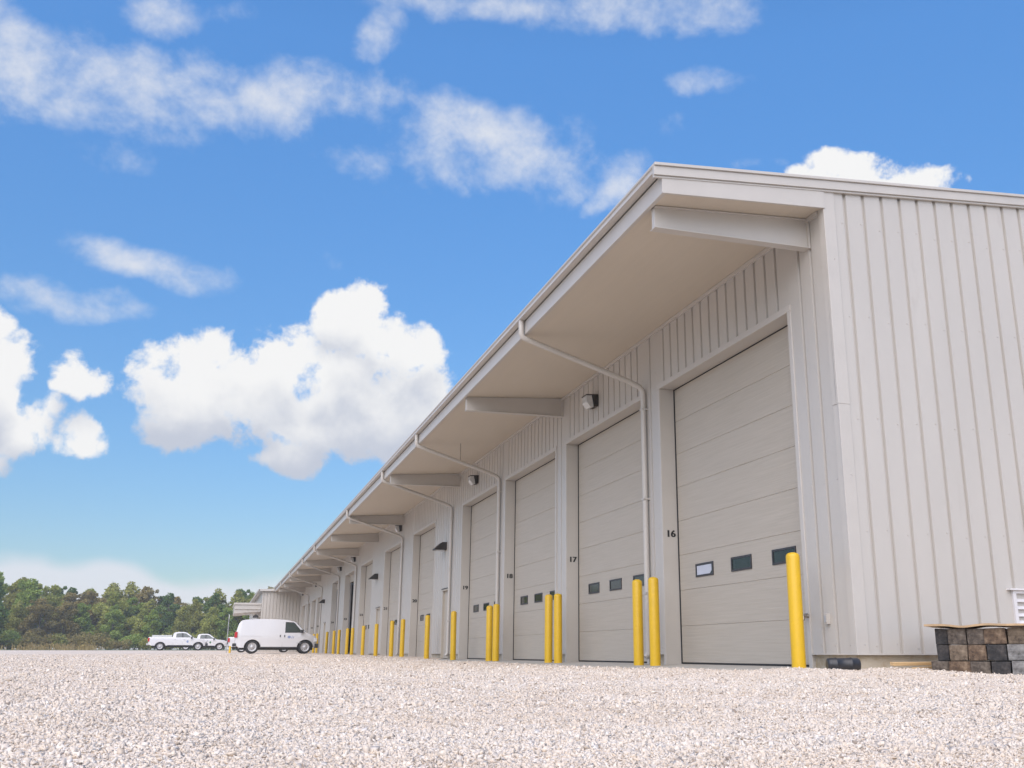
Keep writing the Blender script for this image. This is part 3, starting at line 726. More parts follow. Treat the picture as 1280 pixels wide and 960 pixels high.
TM = {'black': m_timber('timber_black', (.035,.034,.035,1), (.08,.07,.065,1), (.012,.012,.013,1)),
      'brown': m_timber('timber_brown', (.13,.085,.055,1), (.25,.18,.12,1), (.03,.022,.018,1)),
      'tan': m_timber('timber_tan', (.16,.12,.085,1), (.25,.195,.14,1), (.05,.038,.028,1)),
      'grey': m_timber('timber_grey', (.19,.185,.18,1), (.30,.295,.285,1), (.06,.058,.055,1)),
      'umber': m_timber('timber_umber', (.10,.08,.065,1), (.18,.15,.12,1), (.03,.025,.02,1))}
def at(px, py, depth):   # a point at a horizontal depth in front of the camera (used for setting out)
    f = 1218.93; right = Vector((math.cos(yaw), -math.sin(yaw), 0)); up = right.cross(fwd)
    d = fwd+right*(px-707.29)/f+up*(480.91-py)/f; h = Vector((math.sin(yaw), math.cos(yaw), 0)); return CAM+d*(depth/d.dot(h))
DEP = 11.2; c0 = at(1228, 845, DEP); gzp = -.085; th = .176
AZ = math.atan2(c0.x-CAM.x, c0.y-CAM.y)
ex = Vector((math.cos(AZ-R(-3)), -math.sin(AZ-R(-3)), 0)); ey = Vector((math.sin(AZ-R(-3)), math.cos(AZ-R(-3)), 0))
def timber(u0, u1, lay, v0, v1, col, lab, cross=False, jz=0):
    """u along the face, v away from the viewer, metres from the pile origin"""
    m = MB(); L = (v1-v0) if not cross else (u1-u0); w = (u1-u0) if not cross else (v1-v0)
    m.box(-w/2+.003, w/2-.003, -L/2, L/2, -th/2+.002, th/2-.002); m.v = [(a_+random.uniform(-.005, .005), b_+random.uniform(-.005, .005), c_+random.uniform(-.005, .004)) for a_, b_, c_ in m.v]; o = m.build('timber', TM[col], None, bevel=.010, seg=2)
    c = Vector((c0.x, c0.y, 0))+ex*((u0+u1)/2)+ey*((v0+v1)/2); o.location = (c.x, c.y, gzp+th*(lay+.5)+jz)
    o.rotation_euler = (0, 0, math.atan2(ex.y, ex.x)+(R(90) if cross else 0)+R(random.uniform(-2.5, 2.5))); tag(o, lab, 'timber', 'stacked old timbers')
u = lambda px: (px-1228)/1218.93*DEP*1.155*.98
timber(u(1177), u(1196), 0, -.02, .8, 'umber', 'grey-brown timber end at the bottom left of the timber stack')
timber(u(1196), u(1219), 0, -.06, .8, 'brown', 'orange-brown timber end in the bottom layer, second from the left')
timber(u(1219), u(1239), 0, -.07, .8, 'umber', 'grey-streaked timber end in the bottom layer, between brown and black ones')
timber(u(1239), u(1258), 0, -.10, .8, 'black', 'black timber end in the bottom layer beside the long grey timber')
timber(u(1258), u(1340), 0, -.12, .07, 'grey', 'long light grey timber in the bottom layer, lying lengthwise', True)
timber(u(1185), u(1198), 1, .02, .8, 'black', 'dark timber end at the left of the middle layer')
timber(u(1198), u(1217), 1, -.03, .8, 'tan', 'tan timber end in the middle layer, second from the left')
timber(u(1217), u(1236), 1, -.03, .8, 'brown', 'brown timber end in the middle layer, between tan and charcoal ones')
timber(u(1236), u(1256), 1, -.06, .8, 'black', 'charcoal timber end in the middle layer beside the long grey timber')
timber(u(1256), u(1342), 1, -.10, .09, 'grey', 'long light grey timber in the middle layer, lying lengthwise', True)
timber(u(1183), u(1197), 2, .02, .8, 'black', 'nearly black timber end at the top left of the stack')
timber(u(1197), u(1216), 2, -.02, .8, 'umber', 'weathered grey-brown timber end in the top layer, second from the left')
timber(u(1216), u(1235), 2, -.03, .8, 'umber', 'mottled dark brown timber end in the middle of the top layer')
timber(u(1235), u(1257), 2, -.05, .8, 'brown', 'black-stained brown timber end in the top layer, fourth from the left')
timber(u(1257), u(1338), 2, -.03, .17, 'tan', 'tan brown timber lying lengthwise in the top layer at the right', True)
# warped sheet lying over the stack
m = MB(); nu, nv = 40, 10; vs = []; fs = []
U0, U1 = u(1175), u(1345); zt = gzp+3*th
for side in (0, 1):
    for j in range(nv):
        for i in range(nu):
            a = i/(nu-1); b = j/(nv-1)
            uu = U0+(U1-U0)*a; vv = -.10+.95*b+.02*math.sin(9*a)
            z = zt+.013+.022*math.exp(-((a-.36)/.09)**2)*(1-b*.4)+.008*math.sin(14*a+2*b)+.016*max(0, .2-a)*3-.010*math.exp(-((a-.22)/.06)**2)
            if side == 0: z += .022
            c = Vector((c0.x, c0.y, 0))+ex*uu+ey*vv; vs.append((c.x, c.y, z))
for side in (0, 1):
    o_ = side*nu*nv
    for j in range(nv-1):
        for i in range(nu-1):
            fs.append((o_+j*nu+i, o_+j*nu+i+1, o_+(j+1)*nu+i+1, o_+(j+1)*nu+i))
N = nu*nv
for i in range(nu-1): fs += [(i, i+1, N+i+1, N+i), ((nv-1)*nu+i, (nv-1)*nu+i+1, N+(nv-1)*nu+i+1, N+(nv-1)*nu+i)]
for j in range(nv-1): fs += [(j*nu, (j+1)*nu, N+(j+1)*nu, N+j*nu), (j*nu+nu-1, (j+1)*nu+nu-1, N+(j+1)*nu+nu-1, N+j*nu+nu-1)]
m.add(vs, fs); o = m.build('board', simple('board_tan', (.42,.29,.165), .8, var=.3, scale=4, bump=.2, bscale=18))
tag(o, 'warped tan board lying over the top of the timber stack', 'board')

# ------------------------------------------------------------------ vehicles
M['vpaint'] = simple('white_car_paint', (.60,.60,.61), .3, var=.01, scale=1, coat=.6, spec=.5)
M['tyre'] = simple('tyre_rubber', (.022,.022,.023), .8)
M['rim'] = simple('steel_rim', (.42,.42,.43), .35, metal=.15)
M['vglass'] = simple('car_glass', (.045,.06,.055), .08, spec=.8)
M['trimblk'] = simple('black_bumper', (.03,.03,.032), .55)
M['tail'] = simple('tail_lamp_red', (.45,.02,.025), .25)
M['headl'] = simple('head_lamp', (.55,.56,.58), .15)
M['emblemb'] = simple('emblem_blue', (.22,.27,.42), .5); M['emblemg'] = simple('emblem_green', (.06,.16,.08), .5)
M['under'] = simple('underbody', (.02,.02,.02), .9)

def arch(cx, r, z0, n=12):
    """points of a wheel arch opening walked from rear to front (increasing x), bottom edge at z0"""
    zc = .36
    return [(cx-r*math.cos(a), zc+r*math.sin(a)) for a in np.linspace(math.asin((z0-zc)/r), math.pi-math.asin((z0-zc)/r), n)]
def body(name, outline, hw, belt, tum, mats, parent, bev=.035, nose=None):
    """closed body from a side outline (x, z); sides lean in above the belt, plan narrows towards nose and tail"""
    bm = bmesh.new(); vs = [bm.verts.new((x, -hw, z)) for x, z in outline]; bm.faces.new(vs)
    g = bm.faces[:] if False else list(bm.faces)
    r = bmesh.ops.extrude_face_region(bm, geom=g); nv = [e for e in r['geom'] if isinstance(e, bmesh.types.BMVert)]
    bmesh.ops.translate(bm, verts=nv, vec=(0, 2*hw, 0))
    xs = [p[0] for p in outline]; x0, x1 = min(xs), max(xs)
    for co, no in [((0, 0, belt), (0, 0, 1)), ((0, 0, belt-.25), (0, 0, 1)), ((x0+.35, 0, 0), (1, 0, 0)), ((x1-.45, 0, 0), (1, 0, 0)), ((x1-.9, 0, 0), (1, 0, 0))]:
        bmesh.ops.bisect_plane(bm, geom=bm.verts[:]+bm.edges[:]+bm.faces[:], plane_co=co, plane_no=no)
    for v in bm.verts:
        s = 1 if v.co.y > 0 else -1; w = hw-tum*max(0, v.co.z-belt)-.05*max(0, (belt-.25)-v.co.z)
        w -= .16*max(0, (v.co.x-(x1-.45))/.45)**2+.10*max(0, ((x0+.35)-v.co.x)/.35)**2+.02*max(0, (v.co.x-(x1-.9))/.9)
        v.co.y = s*w
    bmesh.ops.recalc_face_normals(bm, faces=bm.faces)
    ed = [e for e in bm.edges if len(e.link_faces) == 2 and e.calc_face_angle(0) > R(35)]
    bmesh.ops.bevel(bm, geom=ed, offset=bev, segments=3, affect='EDGES', profile=.5, clamp_overlap=True)
    for f in bm.faces: f.smooth = True
    me = bpy.data.meshes.new(name); bm.to_mesh(me); bm.free()
    for m in mats: me.materials.append(m)
    o = bpy.data.objects.new(name, me); COL.objects.link(o); o.parent = parent
    md = o.modifiers.new('n', 'WEIGHTED_NORMAL'); md.keep_sharp = True
    return o
def sidepanel(name, poly, hw, belt, tum, mat, parent, off=.006, both=True, th=.012):
    """a thin pane or panel lying on the flank, following its lean"""
    for s in ((-1, 1) if both else (-1,)):
        m = MB()
        vs = [(x, s*(hw-tum*max(0, z-belt)+off), z) for x, z in poly]+[(x, s*(hw-tum*max(0, z-belt)+off-th), z) for x, z in poly]; n = len(poly)
        m.add(vs, [tuple(range(n)), tuple(range(2*n-1, n-1, -1))]+[(i, (i+1) % n, n+(i+1) % n, n+i) for i in range(n)])
        m.build(name, mat, parent)
def wheel(parent, x, y, r, w=.24, out=1):
    t = MB(); prof = [(r*.66, -w/2), (r*.9, -w/2), (r*.985, -w/2+.03), (r, -w/2+.06), (r, w/2-.06), (r*.985, w/2-.03), (r*.9, w/2), (r*.66, w/2)]
    t.lathe(prof, (0, 0, 0), 32, 'y', (0, 0)); ty = t.build('wheel', M['tyre'], parent); ty.location = (x, y, r)
    h = MB(); s = out
    h.lathe([(r*.68, s*(w/2-.004)), (r*.65, s*(w/2+.002)), (r*.60, s*(w/2-.03)), (r*.30, s*(w/2-.045)), (r*.26, s*(w/2-.01)), (r*.16, s*(w/2+.02)), (.01, s*(w/2+.025))], (0, 0, 0), 28, 'y', (0, 1))
    h.cur = 1
    for k in range(8):
        a = 2*math.pi*k/8; c = (r*.42*math.cos(a), r*.42*math.sin(a)); q = r*.055
        h.prism([(c[0]+q*math.cos(b), c[1]+q*math.sin(b)) for b in np.linspace(0, 2*math.pi, 7)[:-1]], s*(w/2-.036), s*(w/2-.030), 'y')
    h.build('rim', [M['rim'], M['under']], ty)

def make_van(loc, rz, label):
    v = empty('van', loc, rz); tag(v, label, 'van')
    hw, belt, tum = .97, 1.12, .10; rr = .385
    out = [(.06, .50), (.02, .60), (.03, 1.0), (.10, 1.45), (.20, 1.78), (.32, 1.93), (.55, 1.99), (1.3, 2.03), (2.4, 2.03), (3.0, 1.99), (3.42, 1.90), (3.50, 1.86), (4.12, 1.28), (4.40, 1.17), (4.72, 1.02), (4.80, .92), (4.84, .55), (4.80, .36)]
    low = list(reversed([(.06, .50), (.30, .34)]+arch(1.03, .46, .34)+[(1.9, .33), (3.4, .33)]+arch(4.13, .46, .34)+[(4.80, .36)]))
    body('body', out+low[1:-1], hw, belt, tum, [M['vpaint']], v, .05)
    m = MB(); m.box(.3, 4.6, -hw+.12, hw-.12, .22, .9); m.build('underbody', M['under'], v)
    sidepanel('side_window', [(2.93, 1.26), (2.93, 1.84), (3.36, 1.82), (3.44, 1.78), (3.90, 1.27)], hw, belt, tum, M['vglass'], v)
    sidepanel('window_frame', [(2.90, 1.23), (2.90, 1.88), (3.36, 1.86), (3.46, 1.81), (3.97, 1.24)], hw, belt, tum, M['trimblk'], v, .002)
    ws = MB(); y1, y2 = hw-tum*.74-.08, hw-tum*.17-.08
    ws.add([(3.545, -y1, 1.845), (3.545, y1, 1.845), (4.13, y2, 1.305), (4.13, -y2, 1.305), (3.53, -y1, 1.825), (3.53, y1, 1.825), (4.11, y2, 1.285), (4.11, -y2, 1.285)], [(0,1,2,3),(7,6,5,4),(0,4,5,1),(1,5,6,2),(2,6,7,3),(3,7,4,0)]); ws.build('windscreen', M['vglass'], v)
    for s in (-1, 1):
        m = MB(); m.box(-.005, .13, s*hw-.045 if s > 0 else s*hw-.012+.0, s*hw+.012 if s > 0 else s*hw+.045, .93, 1.27)
        m.build('tail_light', M['tail'], v, bevel=.015)
        m = MB(); m.box(3.80, 3.98, s*(hw+.04), s*(hw+.22), 1.22, 1.42); m.build('wing_mirror', M['trimblk'], v, bevel=.03)
        for cx in (1.03, 4.13): wheel(v, cx, s*(hw-.13), rr, .24, s)
        for cx in (1.03, 4.13):      # rolled arch lip
            a = MB(); q = [(cx-.47*math.cos(t_), s*(hw-.025), .36+.47*math.sin(t_)) for t_ in np.linspace(.05, math.pi-.05, 18)]; a.tube(q, .018, 6); a.build('wheel_arch', M['trimblk'], v)
    m = MB(); m.box(4.70, 4.93, -hw+.05, hw-.05, .34, .60); m.build('front_bumper', M['trimblk'], v, bevel=.04)
    m = MB(); m.box(-.10, .10, -hw+.05, hw-.05, .42, .60); m.build('rear_bumper', M['trimblk'], v, bevel=.03)
    m = MB(); m.box(4.78, 4.86, -.62, .62, .66, .90); m.build('grille', M['trimblk'], v, bevel=.01)
    for s in (-1, 1):
        m = MB(); m.box(4.66, 4.84, s*.64 if s > 0 else s*.93, s*.93 if s > 0 else s*.64, .70, .92); m.build('headlight', M['headl'], v, bevel=.03)
    for x in (2.60, 2.86): sidepanel('door_handle', [(x, .98), (x+.055, .98), (x+.055, 1.10), (x, 1.10)], hw, belt, tum, M['trimblk'], v, .02, th=.02)
    for x in (1.50, 2.76): sidepanel('door_seam', [(x, .40), (x+.012, .40), (x+.012, 1.95 if x < 2 else 1.85), (x, 1.95 if x < 2 else 1.85)], hw, belt, tum, M['rim'], v, .0035, th=.01)
    sidepanel('body_moulding', [(.35, 1.03), (1.5, 1.03), (1.5, 1.05), (.35, 1.05)], hw, belt, tum, M['vpaint'], v, .012)
    sidepanel('sill', [(1.5, .335), (3.66, .335), (3.66, .40), (1.5, .40)], hw, belt, tum, M['trimblk'], v, -.02)
    for x, ww, hh, zc in ((3.16, .10, .16, .98), (3.29, .07, .16, .97), (3.38, .05, .13, .95)):
        sidepanel('door_emblem', [(x+ww*math.cos(a), zc+hh/2*math.sin(a)) for a in np.linspace(0, 2*math.pi, 13)[:-1]] if ww > .09 else [(x, zc-hh/2), (x+.03, zc-hh/2), (x+ww, zc+hh/2), (x+ww-.03, zc+hh/2)], hw, belt, tum, M['emblemb'], v, .004 if ww > .09 else .008)
    sidepanel('badge', [(3.62, .62), (3.86, .62), (3.86, .65), (3.62, .65)], hw, belt, tum, M['rim'], v, .004)
    return v

def make_pickup(loc, rz, label, toolbox=True, scale=1.0, emb='emblemb', group='white pickup trucks'):
    v = empty('pickup_truck', loc, rz); tag(v, label, 'pickup truck', group); v.scale = (scale,)*3
    hw, belt, tum = .99, 1.26, .22; rr = .42; A1, A2 = 1.25, 5.08
    low = [(.10, .62), (.35, .50)]+arch(A1, .53, .50)+[(2.5, .50), (4.1, .50)]+arch(A2, .53, .50)+[(5.86, .48)]
    out = [(.10, .62), (.04, .75), (.02, 1.33), (.08, 1.40), (2.40, 1.40), (2.44, 1.38), (2.50, 1.75), (2.62, 1.88), (3.0, 1.94), (3.6, 1.93), (3.85, 1.86), (4.60, 1.33), (4.75, 1.28), (5.55, 1.20), (5.80, 1.10), (5.93, .95), (5.95, .60), (5.86, .48)]
    body('body', out+list(reversed(low))[1:-1], hw, belt, tum, [M['vpaint']], v, .035)
    m = MB(); m.box(.4, 5.6, -hw+.15, hw-.15, .35, .9); m.build('underbody', M['under'], v)
    m = MB(); m.box(.18, 2.36, -hw+.12, hw-.12, 1.385, 1.408); m.build('cargo_bed', M['under'], v)
    sidepanel('rear_side_window', [(2.78, 1.36), (2.78, 1.72), (2.90, 1.80), (3.36, 1.82), (3.36, 1.36)], hw, belt, tum, M['vglass'], v)
    sidepanel('front_side_window', [(3.50, 1.36), (3.50, 1.82), (3.78, 1.78), (4.34, 1.38), (4.30, 1.36)], hw, belt, tum, M['vglass'], v)
    sidepanel('door_pillar', [(3.36, 1.36), (3.50, 1.36), (3.50, 1.82), (3.36, 1.82)], hw, belt, tum, M['trimblk'], v)
    m = MB(); y1, y2 = hw-tum*.58-.08, hw-tum*.1-.08
    m.add([(3.90, -y1, 1.85), (3.90, y1, 1.85), (4.60, y2, 1.355), (4.60, -y2, 1.355), (3.88, -y1, 1.83), (3.88, y1, 1.83), (4.58, y2, 1.335), (4.58, -y2, 1.335)], [(0,1,2,3),(7,6,5,4),(0,4,5,1),(1,5,6,2),(2,6,7,3),(3,7,4,0)]); m.build('windscreen', M['vglass'], v)
    m = MB(); m.box(2.43, 2.47, -.62, .62, 1.45, 1.75); m.build('rear_window', M['vglass'], v)
    for s in (-1, 1):
        m = MB(); a, b = (s*(hw-.10), s*(hw-.002)); m.box(-.005, .15, min(a, b), max(a, b), .93, 1.30); m.build('tail_light', M['tail'], v, bevel=.015)
        m = MB(); a, b = s*(hw+.02), s*(hw+.24); m.box(4.30, 4.46, min(a, b), max(a, b), 1.22, 1.46); m.build('wing_mirror', M['trimblk'], v, bevel=.03)
        a, b = s*.62, s*.93; m = MB(); m.box(5.76, 5.95, min(a, b), max(a, b), .88, 1.08); m.build('headlight', M['headl'], v, bevel=.03)
        for cx in (A1, A2):
            wheel(v, cx, s*(hw-.12), rr, .27, s)
            q = [(cx-.54*math.cos(t_), s*(hw-.03), .36+.54*math.sin(t_)) for t_ in np.linspace(.15, math.pi-.15, 18)]; a_ = MB(); a_.tube(q, .028, 6); a_.build('wheel_arch', M['trimblk'], v)
    m = MB(); m.box(5.80, 6.05, -hw+.06, hw-.06, .48, .78); m.build('front_bumper', M['trimblk'], v, bevel=.04)
    m = MB(); m.box(5.86, 5.965, -.60, .60, .80, 1.08); m.build('grille', M['trimblk'], v, bevel=.015)
    m = MB(); m.box(-.14, .12, -hw+.08, hw-.08, .55, .74); m.build('rear_bumper', M['rim'], v, bevel=.03)
    for x in (2.50, 3.44): sidepanel('door_seam', [(x, .55), (x+.014, .55), (x+.014, 1.34), (x, 1.34)], hw, belt, tum, M['rim'], v, .0035)
    for x in (2.62, 3.55): sidepanel('door_handle', [(x, 1.12), (x+.16, 1.12), (x+.16, 1.16), (x, 1.16)], hw, belt, tum, M['rim'], v, .02, th=.02)
    sidepanel('door_emblem', [(3.98+.11*math.cos(a), .94+.13*math.sin(a)) for a in np.linspace(0, 2*math.pi, 13)[:-1]], hw, belt, tum, M[emb], v, .005)
    sidepanel('sill', [(1.95, .50), (4.5, .50), (4.5, .56), (1.95, .56)], hw, belt, tum, M['trimblk'], v, -.015)
    if toolbox:
        m = MB(); m.box(.36, 2.36, -hw+.10, hw-.10, 1.402, 1.60); m.build('bed_cover', simple('bed_cover_grey', (.50,.52,.50), .5), v, bevel=.02)
    return v

vz = .148
make_van((-6.29, 53.4, vz), 0, 'white cargo van parked nose-in toward the bollards')
make_pickup((-14.25, 106.0, .455), 0, 'white crew cab pickup farthest left of the parked row, with a grey covered bed', True, 1.0)
make_pickup((-12.0, 119.0, .50), 0, 'white pickup behind the other pickup, its dark front end showing', False, 1.0, 'emblemg')
make_pickup((-6.45, 74.5, .225), 0, 'white pickup mostly hidden behind the cargo van, red tail light showing', False, .86)
# small car at the far left edge
def make_car(loc, rz, label):
    v = empty('parked_car', loc, rz); tag(v, label, 'car')
    hw, belt, tum = .88, .92, .25; rr = .33
    out = [(.05, .50), (.0, .62), (.04, .95), (.55, 1.02), (1.15, 1.38), (1.5, 1.44), (2.3, 1.44), (2.7, 1.38), (3.4, 1.0), (4.2, .88), (4.5, .70), (4.55, .45), (4.45, .28)]
    low = [(.05, .50), (.2, .28)]+arch(.95, .40, .28)+[(1.8, .27), (2.9, .27)]+arch(3.6, .40, .28)+[(4.45, .28)]
    body('body', out+list(reversed(low))[1:-1], hw, belt, tum, [M['vpaint']], v, .04)
    sidepanel('side_window', [(.9, 1.0), (1.3, 1.32), (1.9, 1.36), (2.5, 1.35), (3.1, 1.0)], hw, belt, tum, M['vglass'], v)
    for s in (-1, 1):
        for cx in (.95, 3.6): wheel(v, cx, s*(hw-.12), rr, .2, s)
        m = MB(); a, b = s*.55, s*.84; m.box(-.01, .1, min(a, b), max(a, b), .7, .85); m.build('tail_light', M['tail'], v, bevel=.01)
    return v
make_car((-34.0, 104.0, .44), 0, 'white car only just showing at the far left edge of the lot')

# marker pole and short yellow post behind the van
p = MB(); p.tube([(0, 0, -.2), (0, 0, 2.62)], .028, 8); p.cur = 1; p.box(-.03, .03, -.03, .03, 2.3, 2.6)
o = p.build('marker_pole', [M['galv'], M['lens']]); o.location = (-6.62, 63.0, .2); tag(o, 'thin pale pole standing just left of the van', 'pole')
p = MB(); p.lathe([(.07, -.2), (.07, .42), (.055, .45), (.01, .46)], (0, 0, 0), 16); o = p.build('marker_post', M['yellow']); o.location = (-6.40, 62.0, .19); tag(o, 'short yellow post at the foot of the thin pole beside the van', 'post')

# ------------------------------------------------------------------ trees
def m_leaf(name, a, b_):
    m, t, b = newmat(name)
    at_ = t.n('ShaderNodeAttribute', attribute_name='tone')
    c = t.ramp(at_.outputs['Fac'], [(0, a), (1, b_)])
    t.l(c, b.inputs['Base Color']); b.inputs['Roughness'].default_value = .75; b.inputs['Specular IOR Level'].default_value = .2
    tr = t.n('ShaderNodeBsdfTranslucent'); t.l(c, tr.inputs[0]); mx = t.n('ShaderNodeMixShader', i_0=.4)
    out = [n for n in t.t.nodes if n.type == 'OUTPUT_MATERIAL'][0]
    t.l(b.outputs[0], mx.inputs[1]); t.l(tr.outputs[0], mx.inputs[2]); t.l(mx.outputs[0], out.inputs[0]); return m
LEAF = {'mid green': m_leaf('leaf_green', (0.176,0.245,0.050,1), (0.381,0.476,0.119,1)), 'dark green': m_leaf('leaf_dark', (0.091,0.161,0.044,1), (0.213,0.301,0.094,1)),
        'olive': m_leaf('leaf_olive', (0.213,0.231,0.056,1), (0.458,0.448,0.125,1)), 'brownish green': m_leaf('leaf_brown', (0.213,0.183,0.069,1), (0.427,0.336,0.125,1)), 'yellow-green': m_leaf('leaf_yellow', (0.260,0.287,0.062,1), (0.534,0.547,0.163,1)),
        'tan': m_leaf('leaf_tan', (0.305,0.211,0.088,1), (0.549,0.405,0.188,1))}
M['bark'] = simple('bark', (.17,.15,.125), .9, var=.3, scale=3)
def leaves(name, clumps, n, size, mat, parent, seed):
    g = np.random.default_rng(seed); tot = sum(c[3]**2 for c in clumps); P = []; T = []
    for (cx, cy, cz, r, sq) in clumps:
        k = max(12, int(n*r*r/tot)); d = g.normal(size=(k, 3)); d /= np.linalg.norm(d, axis=1)[:, None]
        rad = r*g.uniform(.35, 1, k)**.5*g.uniform(.85, 1.12, k); q = d*rad[:, None]; q[:, 2] *= sq
        P.append(q+np.array([cx, cy, cz])); T.append(np.clip(g.uniform(.15, .75)+g.normal(0, .14, k), 0, 1))
    P = np.concatenate(P); T = np.concatenate(T); k = len(P)
    a = g.normal(size=(k, 3)); a /= np.linalg.norm(a, axis=1)[:, None]; b = np.cross(a, g.normal(size=(k, 3))); b /= np.linalg.norm(b, axis=1)[:, None]
    s = size*g.uniform(.6, 1.4, k)[:, None]; a *= s*.5; b *= s*.38
    V = np.stack([P-a, P-b*.9, P+a, P+b], 1).reshape(-1, 3); f = np.arange(k*4).reshape(-1, 4)
    me = bpy.data.meshes.new(name); me.vertices.add(k*4); me.vertices.foreach_set('co', V.ravel()); me.loops.add(k*4); me.loops.foreach_set('vertex_index', f.ravel().astype(np.int32))
    me.polygons.add(k); me.polygons.foreach_set('loop_start', np.arange(0, k*4, 4, dtype=np.int32)); me.update(calc_edges=True)
    at_ = me.attributes.new('tone', 'FLOAT', 'POINT'); at_.data.foreach_set('value', np.repeat(T, 4).astype(np.float32)); me.materials.append(mat)
    o = bpy.data.objects.new(name, me); COL.objects.link(o); o.parent = parent; return o
def proto_tree(kind, seed, Ht=12.0, wide=1.0, lowc=.12, conical=False):
    g = random.Random(seed); root = empty('tree', (0, 0, 0)); tr = MB()
    top = Ht*.86; pts = [(0, 0, -.3)]; x = y = 0
    for k in range(1, 8): x += g.uniform(-.12, .12); y += g.uniform(-.12, .12); pts.append((x, y, top*k/7))
    tr.tube(pts, [.24, .21, .18, .15, .12, .09, .06, .03], 8)
    cl = []
    nb = 15
    for k in range(nb):
        f = lowc+(1-lowc)*(k+.5)/nb; z = Ht*f*.93
        prof = (math.sin(math.pi*min(1, (f*.93+.10))**1.15)**.55) if not conical else (1.05-f)
        a = k*2.399+g.uniform(-.5, .5); rad = wide*2.9*prof*g.uniform(.35, 1.0)*Ht/12
        cx, cy = rad*math.cos(a), rad*math.sin(a); r = g.uniform(.9, 1.6)*Ht/12*(.65+.5*prof)
        if conical: r *= .75
        cl.append((cx, cy, z, r, g.uniform(.65, .9)))
        i = min(6, int(f*7)); b0 = pts[max(1, i-1)]
        tr.tube([b0, ((b0[0]+cx)/2, (b0[1]+cy)/2, (b0[2]+z)/2+.15), (cx, cy, z)], [.07, .045, .02], 5)
        for _ in range(2):
            cl.append((cx+g.uniform(-1, 1)*r, cy+g.uniform(-1, 1)*r, z+g.uniform(-.6, .8)*r, r*g.uniform(.35, .6), .8))
    cl.append((x, y, Ht*.93, .75*Ht/12, 1.0))
    tr.build('trunk', M['bark'], root); leaves('crown', cl, 7500, .34*Ht/12+.05, LEAF[kind], root, seed); return root
KINDS = [('mid green', 1, 12, 1.0, .10, False), ('dark green', 2, 12, .9, .12, False), ('olive', 3, 12, 1.05, .10, False), ('brownish green', 4, 12, 1.0, .15, False), ('yellow-green', 5, 12, .95, .10, False), ('mid green', 6, 12, .9, .2, False), ('dark green', 7, 12, .72, .08, True), ('olive', 8, 12, .9, .3, False)]
proto = [proto_tree(*k) for k in KINDS]; used = [False]*len(proto)
def place_tree(ki, x, y, h, lab, group, wide=1.0):
    z = float(np.interp(y, PY, PZ))-.1
    o = proto[ki] if not used[ki] else copy_tree(proto[ki]); used[ki] = True
    o.location = (x, y, z); s = h/12; o.scale = (s*wide, s*wide, s); o.rotation_euler = (0, 0, random.uniform(0, 6.28)); tag(o, lab, 'tree', group)
# height of the skyline, set out along the rear row
SX = [-95, -62, -56, -53, -51, -46, -39.6, -34, -30, -24, -21, -17, -12, -7, -3, 1.5, 12]
SH = [18, 20, 20, 17.6, 17.6, 16.8, 15.4, 15.6, 16, 14.4, 14.4, 13.8, 14.2, 14.2, 15, 15, 15]
tx = []
TK = random.Random(21)
rows = [('rear row', 250, 4.3, 1.0, -90, 14), ('middle row', 238, 4.6, .88, -88, 13), ('front row', 226, 4.8, .66, -84, 12)]
for rn, ry, sp, hf, xa, xb in rows:
    x = xa; i = 0
    while x < xb:
        ki = TK.choice([0, 0, 0, 1, 1, 2, 2, 3, 4, 4, 4, 5, 5, 7, 7, 6]); h = float(np.interp(x, SX, SH))*hf*TK.uniform(.90, 1.06)
        if rn == 'front row' and ki == 6: ki = 2
        if abs(x+39) < 4 and rn != 'rear row': ki = 3
        place_tree(ki, x+TK.uniform(-.8, .8), ry+TK.uniform(-3, 3), h, '%s tree in the %s of the treeline, %s from the left' % (KINDS[ki][0], rn, ordn[i]), 'trees of the far treeline', TK.uniform(.85, 1.2))
        x += sp*TK.uniform(.75, 1.2); i += 1
place_tree(1, -49.8, 205, 16.6, 'tall dark tree closing the treeline at the left edge', 'trees of the far treeline', 1.0)
place_tree(0, -54.0, 208, 16.9, 'tall green tree half out of view at the very left', 'trees of the far treeline', 1.1)
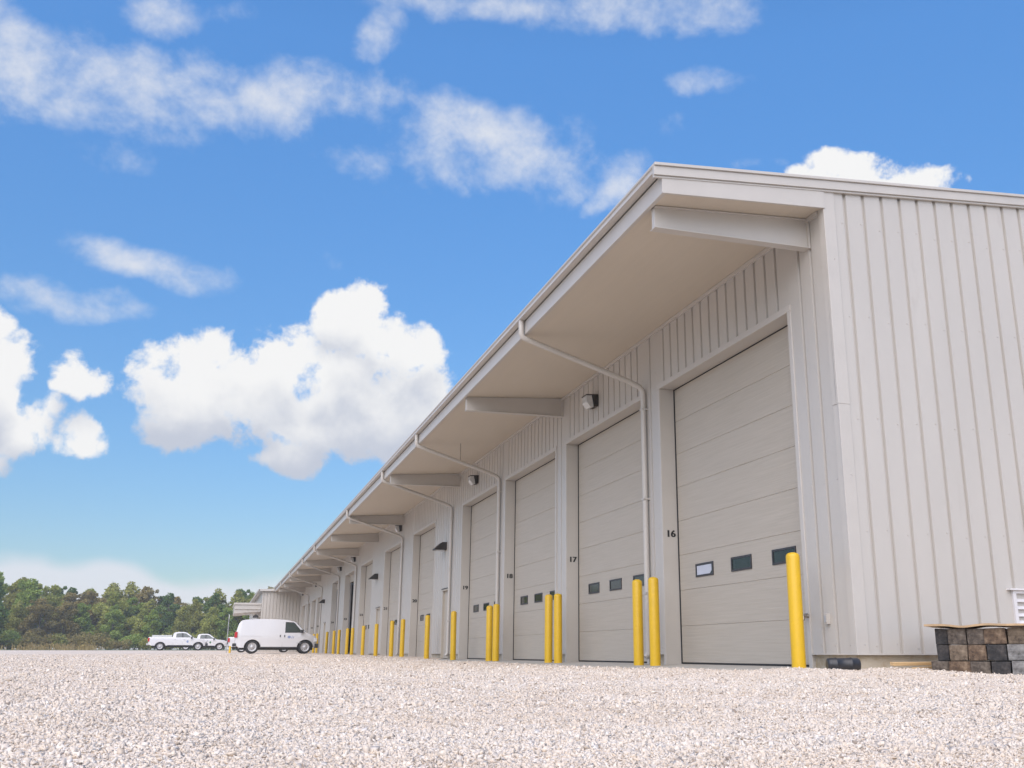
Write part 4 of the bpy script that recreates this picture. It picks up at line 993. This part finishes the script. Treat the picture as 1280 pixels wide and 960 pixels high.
# low shrubs at the foot of the trees
def shrub(kind, seed):
    root = empty('shrub', (0, 0, 0)); g = random.Random(seed)
    cl = [(g.uniform(-1.2, 1.2), g.uniform(-.6, .6), g.uniform(.5, 1.5), g.uniform(.6, 1.0), .8) for _ in range(7)]
    st = MB()
    for c in cl: st.tube([(0, 0, -.1), (c[0], c[1], c[2])], [.04, .01], 5)
    st.build('stem', M['bark'], root); leaves('foliage', cl, 1300, .24, LEAF[kind], root, seed+50); return root
SK = [('olive', 31), ('brownish green', 32), ('mid green', 33)]; sh = [shrub(*k) for k in SK]; su = [False]*3
x = -70; i = 0
while x < 12:
    k = TK.choice([0, 0, 1, 2]); o = sh[k] if not su[k] else copy_tree(sh[k]); su[k] = True
    yy = 214+TK.uniform(-5, 5); s = TK.uniform(1.0, 2.0); o.location = (x, yy, float(np.interp(yy, PY, PZ))-.1); o.scale = (s*1.3, s, s*.95); o.rotation_euler = (0, 0, TK.uniform(0, 6))
    tag(o, '%s shrub at the foot of the treeline, %s from the left' % (SK[k][0], ordn[i]), 'shrub', 'shrubs below the treeline'); x += TK.uniform(2.2, 3.6); i += 1
# dry grass along the far edge of the lot on the left
g = np.random.default_rng(77); n = 2600
gx = g.uniform(-62, -24, n); gy = g.uniform(150, 175, n); keep = g.uniform(0, 1, n) < (.12+.88*np.sin(gx*.55+np.sin(gx*.23)*2)**4); gx, gy = gx[keep], gy[keep]; n = len(gx)
z = np.interp(gy, PY, PZ); hh = g.uniform(.3, 1.2, n)*(.6+.4*np.sin(gx*.9)**2); a = g.uniform(0, np.pi, n); w = .05; lx = g.uniform(-.25, .25, n)
V = np.stack([np.stack([gx-w*np.cos(a), gy-w*np.sin(a), z], 1), np.stack([gx+w*np.cos(a), gy+w*np.sin(a), z], 1), np.stack([gx+lx+.02, gy, z+hh], 1), np.stack([gx+lx-.05, gy, z+hh], 1)], 1).reshape(-1, 3)
me = bpy.data.meshes.new('tall_grass'); me.from_pydata(V.tolist(), [], np.arange(n*4).reshape(-1, 4).tolist()); at_ = me.attributes.new('tone', 'FLOAT', 'POINT'); at_.data.foreach_set('value', np.repeat(g.uniform(0, 1, n), 4).astype(np.float32)); me.materials.append(LEAF['tan'])
o = bpy.data.objects.new('tall_grass', me); COL.objects.link(o); tag(o, 'dry tan grass standing beyond the left edge of the lot', 'grass', kind='stuff')
